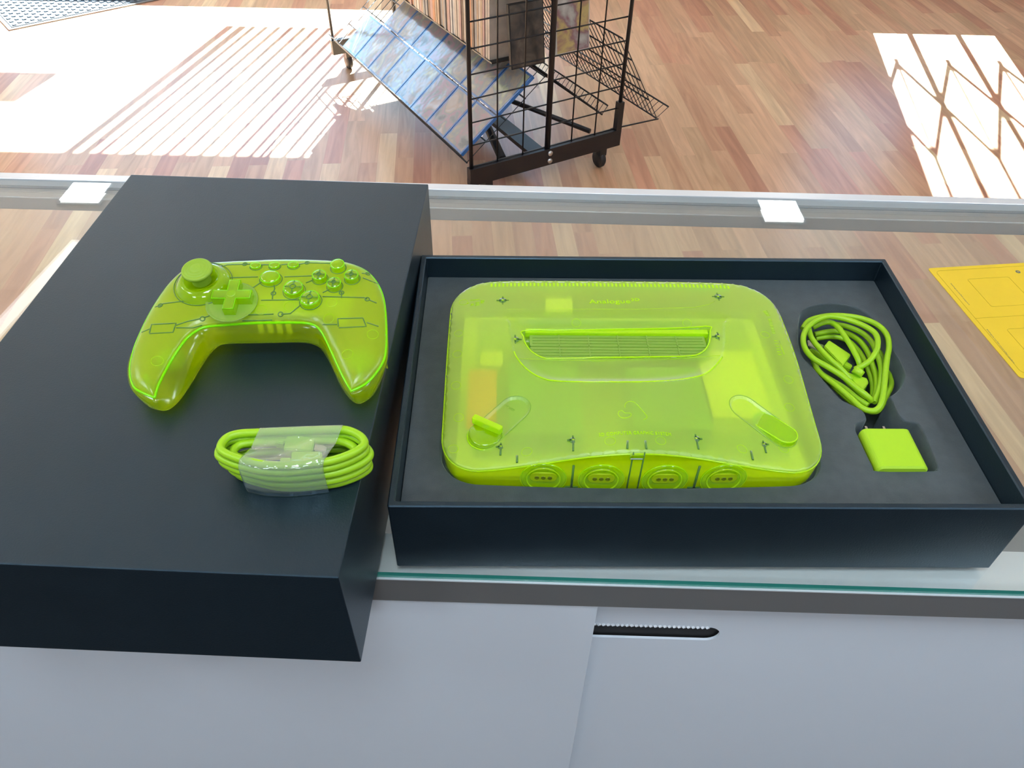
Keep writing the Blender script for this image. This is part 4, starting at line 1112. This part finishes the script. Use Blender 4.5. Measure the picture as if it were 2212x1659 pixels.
# inside: battery contacts, board and rumble motors seen through the shell
mb = MB().box((-0.040, 0.012, 0.014), (0.045, 0.040, 0.0155)); mb.build('circuit_board', INN['board'], pad)
for k in range(4):
    x = -0.0095 + k*0.0060; MB().box((x, 0.0052, 0.0125), (x+0.0034, 0.0062, 0.0225)).build('battery_contact', INN['bright'], pad)
MB().box((-0.036, 0.0066, 0.012), (0.040, 0.0090, 0.024)).build('battery_tray', INN['darkg'], pad)
for x, y in ((-0.058, -0.020), (0.058, -0.015)):
    MB().lathe([(0, 0.004), (0.008, 0.004), (0.008, 0.012), (0, 0.012)], Matrix.Translation((x, y, 0)), 24).build('rumble_motor', INN['shield'], pad)

# ------------------------------------------------------------------ taped cable on the lid
G5 = lambda x, y, z: LI @ at(430+x/5.267, 890+y/5.267, LT+z)
tcab = empty('taped_charging_cable', LM @ Vector((G5(1050, 520, 0).x, G5(1050, 520, 0).y, LH+0.0002)), LA, 'lime green cable wound into an oval and held by clear film on the black lid', 'cable')
TI_ = Matrix.Rotation(-LA, 4, 'Z') @ Matrix.Translation(-tcab.location)
def g5(x, y, z): return TI_ @ at(430+x/5.267, 890+y/5.267, LT+0.0002+z)
rc2 = 0.0023
L5 = [[(250,430),(265,350),(340,280),(470,245),(640,235),(1100,215),(1590,200),(1740,225),(1850,290),(1880,360),(1830,420),(1700,490),(1500,555),(1250,590),(1000,610),(750,600),(500,545),(340,490)]]
z_top = [0.0215, 0.0170, 0.0126, 0.0070, 0.0024]
shift = [(0, 0), (-38, 22), (-35, 48), (12, 80), (-2, 58)]
mb = MB()
base_lp = [g5(x, y, z_top[0]) for x, y in L5[0]]
cx_ = sum(p.x for p in base_lp)/len(base_lp); cy_ = sum(p.y for p in base_lp)/len(base_lp)
offs = [(0, 0, 1.0), (-0.0010, -0.0002, 1.03), (0.0004, -0.0004, 1.04), (0.0016, -0.0010, 0.97), (0.0022, 0.0002, 0.95)]
film_loops = []
for i, (ox, oy, s_) in enumerate(offs):
    lp = [Vector((cx_+(p.x-cx_)*s_+ox, cy_+(p.y-cy_)*s_+oy, z_top[i]-(0 if i else 0))) for p in base_lp]
    mb.tube(spline(lp, 5, True), rc2, 12, closed=True); film_loops.append(lp)
lp = [Vector((cx_+(p.x-cx_)*0.86, cy_+(p.y-cy_)*0.72, 0.0165)) for p in base_lp]
mb.tube(spline(lp, 5, True), rc2, 12, closed=True)
mb.build('cord', M['lime'], tcab)
p1 = block('plug', [(1010,225),(1315,300),(1290,440),(955,420)], .0195, .006, M['limeplug'], tcab, g5)
block('plug_collar', [(880,255),(985,265),(965,360),(850,340)], .0185, .005, M['limeplug'], p1, g5)
block('plug_tip', [(1315,350),(1452,380),(1440,450),(1300,430)], .0185, .003, M['steel'], p1, g5)
p2 = block('plug', [(1050,442),(1395,442),(1395,575),(1045,575)], .0200, .006, M['limeplug'], tcab, g5)
block('plug_collar', [(920,512),(1050,512),(1050,580),(918,585)], .0190, .005, M['limeplug'], p2, g5)
block('plug_tip', [(1500,485),(1560,485),(1550,512),(1500,515)], .0070, .003, M['steel'], p2, g5)
# film: a band around the bundle
bk = [(min(v.x for v in base_lp))]
def side_y(x, lo=True):
    ys_ = []
    for lp in film_loops:
        for a, b in zip(lp, lp[1:]+lp[:1]):
            if (a.x-x)*(b.x-x) <= 0 and abs(a.x-b.x) > 1e-7: ys_.append(a.y+(b.y-a.y)*(x-a.x)/(b.x-a.x))
    return (min(ys_), max(ys_)) if ys_ else (cy_-0.015, cy_+0.015)
xa, xb = g5(560, 470, .022).x, g5(1525, 430, .022).x
bm = bmesh.new(); cols = []
for i in range(29):
    t = i/28; x = xa + (xb-xa)*t; lo_, hi_ = side_y(x); g_ = rc2 + 0.0014; colv = []
    yy0, yy1 = lo_-g_, hi_+g_
    prof = [(yy1-0.0005, 0.0004), (yy1, 0.006), (yy1, 0.016), (yy1-0.0004, 0.0215), (yy1-0.003, 0.0244)]
    for k in range(1, 9):
        u = k/9; prof.append((yy1-0.003+(yy0-yy1+0.006)*u, 0.0244 - 0.0022*math.sin(math.pi*u) + 0.0007*math.sin(9*u+14*t)*math.sin(math.pi*u)))
    prof += [(yy0+0.003, 0.0244), (yy0+0.0004, 0.0215), (yy0, 0.016), (yy0, 0.006), (yy0+0.0005, 0.0004)]
    sh = 0.004*(1 if False else 1)
    for (y, z) in prof:
        s2 = (y-yy0)/(yy1-yy0)
        colv.append(bm.verts.new((x + (s2-0.5)*0.006*(1 if i > 14 else 1), y, z)))
    cols.append(colv)
for a, b in zip(cols, cols[1:]):
    for k in range(len(a)-1): bm.faces.new((a[k], a[k+1], b[k+1], b[k])).smooth = True
bmesh.ops.recalc_face_normals(bm, faces=bm.faces)
bmesh.ops.solidify(bm, geom=bm.faces, thickness=0.00008)
me = bpy.data.meshes.new('film'); bm.to_mesh(me); bm.free()
link('clear_film', me, TAPE, tcab)

# ================================================================== YELLOW CARD
yc = [at(2003, 581, GLASS), at(2215, 569, GLASS), at(2188, 818, GLASS)]
u = (yc[1]-yc[0]).normalized(); ang = math.atan2(u.y, u.x)
card = empty('yellow_card', yc[0]+Vector((0, 0, 0.0004)), ang, 'yellow printed card lying on the glass right of the tray', 'card')
CI = Matrix.Rotation(-ang, 4, 'Z') @ Matrix.Translation(-card.location)
def kp(X, Y): return CI @ at(X, Y, GLASS+0.0009)
hgt = -kp(2186, 818).y; wd = 0.105
sk = kp(2186, 818).x
def cpoly(d, r, y0=None, y1=None, x0=None, x1=None):
    y0 = -hgt+d if y0 is None else y0; y1 = -d if y1 is None else y1; x0 = d if x0 is None else x0; x1 = wd-d if x1 is None else x1
    return rrect(x0, y0, x1, y1, r, 6)
MB().prism(cpoly(0.0, 0.003), 0, 0.0004, Matrix.Translation((0, 0, 0))).build('card_sheet', M['yellow'], card)
def line_loop(poly, name='printed_border', r=0.00022, closed=True):
    pp = [Vector((x, y, 0.00048)) for x, y in poly]
    MB().tube(pp, r, 4, closed=closed).build(name, M['yline'], card)
q1, q2, q3 = kp(2023, 587), kp(2102, 688), kp(2189, 805)
line_loop(cpoly(0.0048, 0.005))
line_loop([(0.0048, q2.y), (wd-0.0048, q2.y)], 'printed_divider', closed=False)
a_, b_ = kp(2089, 603), kp(2133, 663)
line_loop(rrect(a_.x, b_.y, a_.x+abs(b_.y-a_.y), a_.y, 0.002, 4), 'printed_frame')
a2_ = kp(2174, 711); line_loop(rrect(a2_.x, a2_.y-abs(b_.y-a_.y), a2_.x+abs(b_.y-a_.y), a2_.y, 0.002, 4), 'printed_frame')
for (A1, B1, s) in (((2053, 612), (2093, 659), 'analogue.co/3d-support'), ((2131, 711), (2190, 785), 'analogue.co/3d-controller-update')):
    pA, pB = kp(*A1), kp(*B1); pA.z = pB.z = 0.00046; letter('printed_line', s, pA, pB, Vector((0, 0, 1)), 0.0013, M['ink'], card, ext=0.00003)
p = kp(2199, 587); MB().lathe([(0.0007, 0.0006), (0.0022, 0.0006), (0.0022, 0.0004)], Matrix.Translation((p.x, p.y, 0)), 20).build('printed_dot', M['ink'], card)

# ================================================================== WHEELED WIRE RACK
RA = R(31.0)
CRN = Vector((-0.148, 2.30, 0))
rack = empty('wire_display_rack', CRN, RA, 'black wire display rack on wheels, loaded with boxed discs and paperbacks', 'rack')
RW, RL, RH = 0.59, 1.266, 1.42       # local x = across, local y = along
zb0, zb1 = 0.075, 0.135
mb = MB()
mb.box((-0.01, -0.012, zb0), (RW+0.01, 0.012, zb1)); mb.box((-0.01, RL-0.012, zb0), (RW+0.01, RL+0.012, zb1))
mb.box((RW/2-0.03, 0, zb0+0.005), (RW/2+0.03, RL, zb0+0.02)); 
mb.build('base_frame', M['wire'], rack)
for k in range(2): MB().lathe([(0, -0.004), (0.009, -0.003), (0.009, 0)], Matrix.Translation((RW/2+0.005, -0.0125, zb0+0.016+0.028*k)) @ Matrix.Rotation(R(-90), 4, 'X'), 16).build('bolt', M['bolt'], rack)
for x in (0.06, RW-0.06):
    for y in (0.0, RL):
        cst = MB(); cst.box((x-0.014, y-0.012, 0.05), (x+0.014, y+0.012, zb0)); co = cst.build('caster', M['wire'], rack)
        MB().lathe([(0, -0.011), (0.028, -0.011), (0.032, -0.006), (0.032, 0.006), (0.028, 0.011), (0, 0.011)], Matrix.Translation((x, y+0.01, 0.032)) @ Matrix.Rotation(R(90), 4, 'Y'), 24).build('caster_wheel', M['rubber'], co)
for x, y, r in ((0, 0, 0.007), (RW, 0, 0.007), (0, RL, 0.006), (RW, RL, 0.006), (RW/2, 0.0, 0.010), (RW/2, RL, 0.010)):
    mb = MB(); mb.tube([(x, y, zb0), (x, y, RH)], r, 8)
    if (x, y) in ((RW, 0), (0, 0)): mb.box((x-0.011, y-0.011, zb0), (x+0.011, y+0.011, zb0+0.16 if x else zb0+0.02))
    mb.build('post', M['wire'], rack)
def grid(x0, x1, z0, z1, y, sx_, sz_, r=0.0026):
    mb = MB(); x = x0
    while x <= x1+1e-6: mb.tube([(x, y, z0), (x, y, z1)], r, 5); x += sx_
    z = z0
    while z <= z1+1e-6: mb.tube([(x0, y+2*r, z), (x1, y+2*r, z)], r, 5); z += sz_
    return mb
grid(0, RW, zb1, RH, 0.0, RW/6, 0.0763).build('end_grid', M['wire'], rack)
grid(0, RW, 0.30, RH, RL, RW/5, 0.152).build('end_grid', M['wire'], rack)
# diagonal braces inside
MB().tube([(RW*0.25, 0.05, zb0+0.03), (RW*0.62, RL*0.62, zb0+0.04)], 0.016, 6).build('brace', M['wire'], rack)
MB().tube([(RW*0.9, 0.08, zb0+0.03), (RW*0.32, RL*0.55, zb0+0.10)], 0.009, 6).build('brace', M['wire'], rack)
# sloped wire shelves: one under the disc boxes (left side), one empty (right side)
TH_ = R(38)
def slope(side, x0, z0, ln, y0, y1, lip=0.035, nw=26, th=TH_):
    mb = MB(); sx_ = 1 if side == 'l' else -1
    dx_, dz_ = math.cos(th)*sx_, math.sin(th)
    for k in range(nw+1):
        y = y0+(y1-y0)*k/nw; mb.tube([(x0-dz_*sx_*lip, y, z0+abs(dx_)*lip), (x0, y, z0), (x0+dx_*ln, y, z0+dz_*ln)], 0.0017, 4)
    for t in (0, 0.25, 0.5, 0.75, 1): mb.tube([(x0+dx_*ln*t, y0, z0+dz_*ln*t-0.002), (x0+dx_*ln*t, y1, z0+dz_*ln*t-0.002)], 0.0028, 5)
    mb.tube([(x0-dz_*sx_*lip, y0, z0+abs(dx_)*lip), (x0-dz_*sx_*lip, y1, z0+abs(dx_)*lip)], 0.003, 5)
    return mb
slope('l', -0.005, 0.148, 0.37, 0.02, RL-0.04).build('sloped_shelf', M['wire'], rack)
slope('r', RW+0.23, 0.10, 0.385, 0.06, RL-0.05, nw=40, lip=0.06, th=R(58)).build('sloped_shelf', M['wire'], rack)
slope('r', RW+0.003, 0.148, 0.36, 0.10, RL-0.06, nw=44).build('sloped_shelf', M['wire'], rack)
for y in (0.05, RL-0.05): MB().tube([(RW+0.23, y, 0.10), (RW+0.01, y, 0.11)], 0.003, 5).build('shelf_bracket', M['wire'], rack)
mb = MB(); mb.box((0.145, 0.12, 0.405), (0.30, RL-0.05, 0.41)); mb.build('inner_shelf', M['wire'], rack)
RM = Matrix.Translation(CRN) @ Matrix.Rotation(RA, 4, 'Z')
# upper tiers: unseen shelves and boxes, added so the rack shades the floor
for tz in (0.86, 1.14):
    MB().box((0.05, 0.06, tz), (RW-0.05, RL-0.05, tz+0.005)).build('inner_shelf', M['wire'], rack)
    for k in range(4):
        o = empty('unseen_shade_box', (0, 0, 0), 0, 'unseen white card box added on a high rack tier to cast shade', 'box', 'unseen shade-casting boxes on the high rack tiers')
        MB().box((0, 0, 0), (RW-0.14, 0.26, 0.20), bev=0.003).build('card_body', BOOKM[5], o); MB().box((-0.004, -0.004, 0.201), (RW-0.136, 0.264, 0.24), bev=0.003).build('card_lid', BOOKM[3], o)
        o.matrix_world = RM @ Matrix.Translation((0.07, 0.075+k*0.285, tz+0.0055))
MB().box((0.31, 0.50, 0.405), (0.57, RL-0.04, 0.41)).build('inner_shelf', M['wire'], rack)  # unseen shelf and boxes, added to block sun from the floor
for k in range(2):
    o = empty('unseen_shade_box', (0, 0, 0), 0, 'unseen white card box added behind the paperbacks to cast shade', 'box', 'unseen shade-casting boxes behind the paperbacks')
    MB().box((0, 0, 0), (0.24, 0.33, 0.24), bev=0.003).build('card_body', BOOKM[5], o); MB().box((-0.004, -0.004, 0.241), (0.244, 0.334, 0.29), bev=0.003).build('card_lid', BOOKM[3], o)
    o.matrix_world = RM @ Matrix.Translation((0.32, 0.52+k*0.355, 0.4105))
# boxed discs: two rows of eight
def disc_box():
    r_ = empty('disc_box'); r_['category'] = 'game case'; r_['group'] = 'blue-edged disc boxes on the sloped shelf'
    mb = MB().box((0, 0, 0), (0.168, 0.128, 0.013), bev=0.0015); mb.build('case', M['blue'], r_)
    MB().box((0.008, 0.007, 0.0131), (0.160, 0.121, 0.0136)).build('cover_sheet', M['cover'], r_)
    MB().box((-0.001, 0, 0.0140), (0.1685, 0.1280, 0.0144)).build('plastic_sleeve', BAG, r_)
    return r_
def copy_tree(o, parent=None):
    c = o.copy(); col.objects.link(c)
    if parent: c.parent = parent
    for chd in [q for q in bpy.data.objects if q.parent == o]: copy_tree(chd, c)
    return c
proto = disc_box(); first = True
ORD = ['first', 'second', 'third', 'fourth', 'fifth', 'sixth', 'seventh', 'eighth']
for row in range(2):
    for k in range(8):
        if row == 1 and k > 6: continue
        o = proto if first else copy_tree(proto); first = False
        y = 0.050 + k*0.1325; d = row*0.173
        dx_, dz_ = math.cos(TH_), math.sin(TH_)
        m = RM @ Matrix.Translation((-0.005+dx_*(d+0.004)-dz_*0.004, y, 0.148+dz_*(d+0.004)+dx_*0.004)) @ Matrix.Rotation(-TH_, 4, 'Y')
        m = m @ Matrix.Rotation(R(random.uniform(-0.8, 0.8)), 4, 'Z')
        o.matrix_world = m
        o['label'] = 'blue-edged disc box in the %s row of the sloped shelf, %s from the near end' % (('lower', 'upper')[row], ORD[k])
# paperbacks: spines facing the camera on the inner shelf
y = 0.14; i_ = 0
books = []
bx = None
while y < 1.18:
    th = random.uniform(0.011, 0.020); hh = random.uniform(0.20, 0.26); mat_ = random.choice(BOOKM)
    o = empty('paperback', (0, 0, 0)); o['group'] = 'paperbacks on the inner rack shelf'; o['category'] = 'book'
    mb = MB(); mb.box((0.0, 0, 0), (0.0006, th-0.001, hh)); mb.box((0, 0, 0), (0.14, 0.0006, hh)); mb.box((0, th-0.0016, 0), (0.14, th-0.001, hh)); mb.build('book_cover', mat_, o)
    MB().box((0.0006, 0.0006, 0.002), (0.138, th-0.0016, hh-0.002)).build('pages', BOOKM[5], o)
    o.matrix_world = RM @ Matrix.Translation((0.148+random.uniform(-0.003, 0.003), y, 0.4105))
    o['label'] = 'thin %s paperback standing in the row behind the disc boxes' % mat_.name.split('_')[-1]
    y += th+0.0008; i_ += 1
# covers hung inside the near end panel
def hung(name, x, z, w_, h_, mat_, lab, cat, tilt=8, y=0.05):
    o = empty(name, (0, 0, 0), 0, lab, cat)
    MB().box((0, 0, 0), (w_, 0.013, h_), bev=0.001).build('case' if cat != 'magazine' else 'pages', M['dark'] if cat != 'magazine' else BOOKM[5], o)
    MB().box((0.004, -0.0006, 0.004), (w_-0.004, -0.0001, h_-0.004)).build('front_cover', mat_, o)
    o.matrix_world = RM @ Matrix.Translation((x, y, z)) @ Matrix.Rotation(R(-tilt), 4, 'X'); return o
hung('film_case', 0.178, 0.405, 0.125, 0.19, M['dcover'], 'dark film case hung inside the near end of the wire rack', 'film case')
hung('film_case', 0.160, 0.63, 0.125, 0.19, M['dcover'], 'blue-grey film case above the dark one inside the rack', 'film case')
hung('magazine', 0.345, 0.42, 0.13, 0.21, M['mcover'], 'yellow and red magazine hung inside the right half of the wire rack', 'magazine')
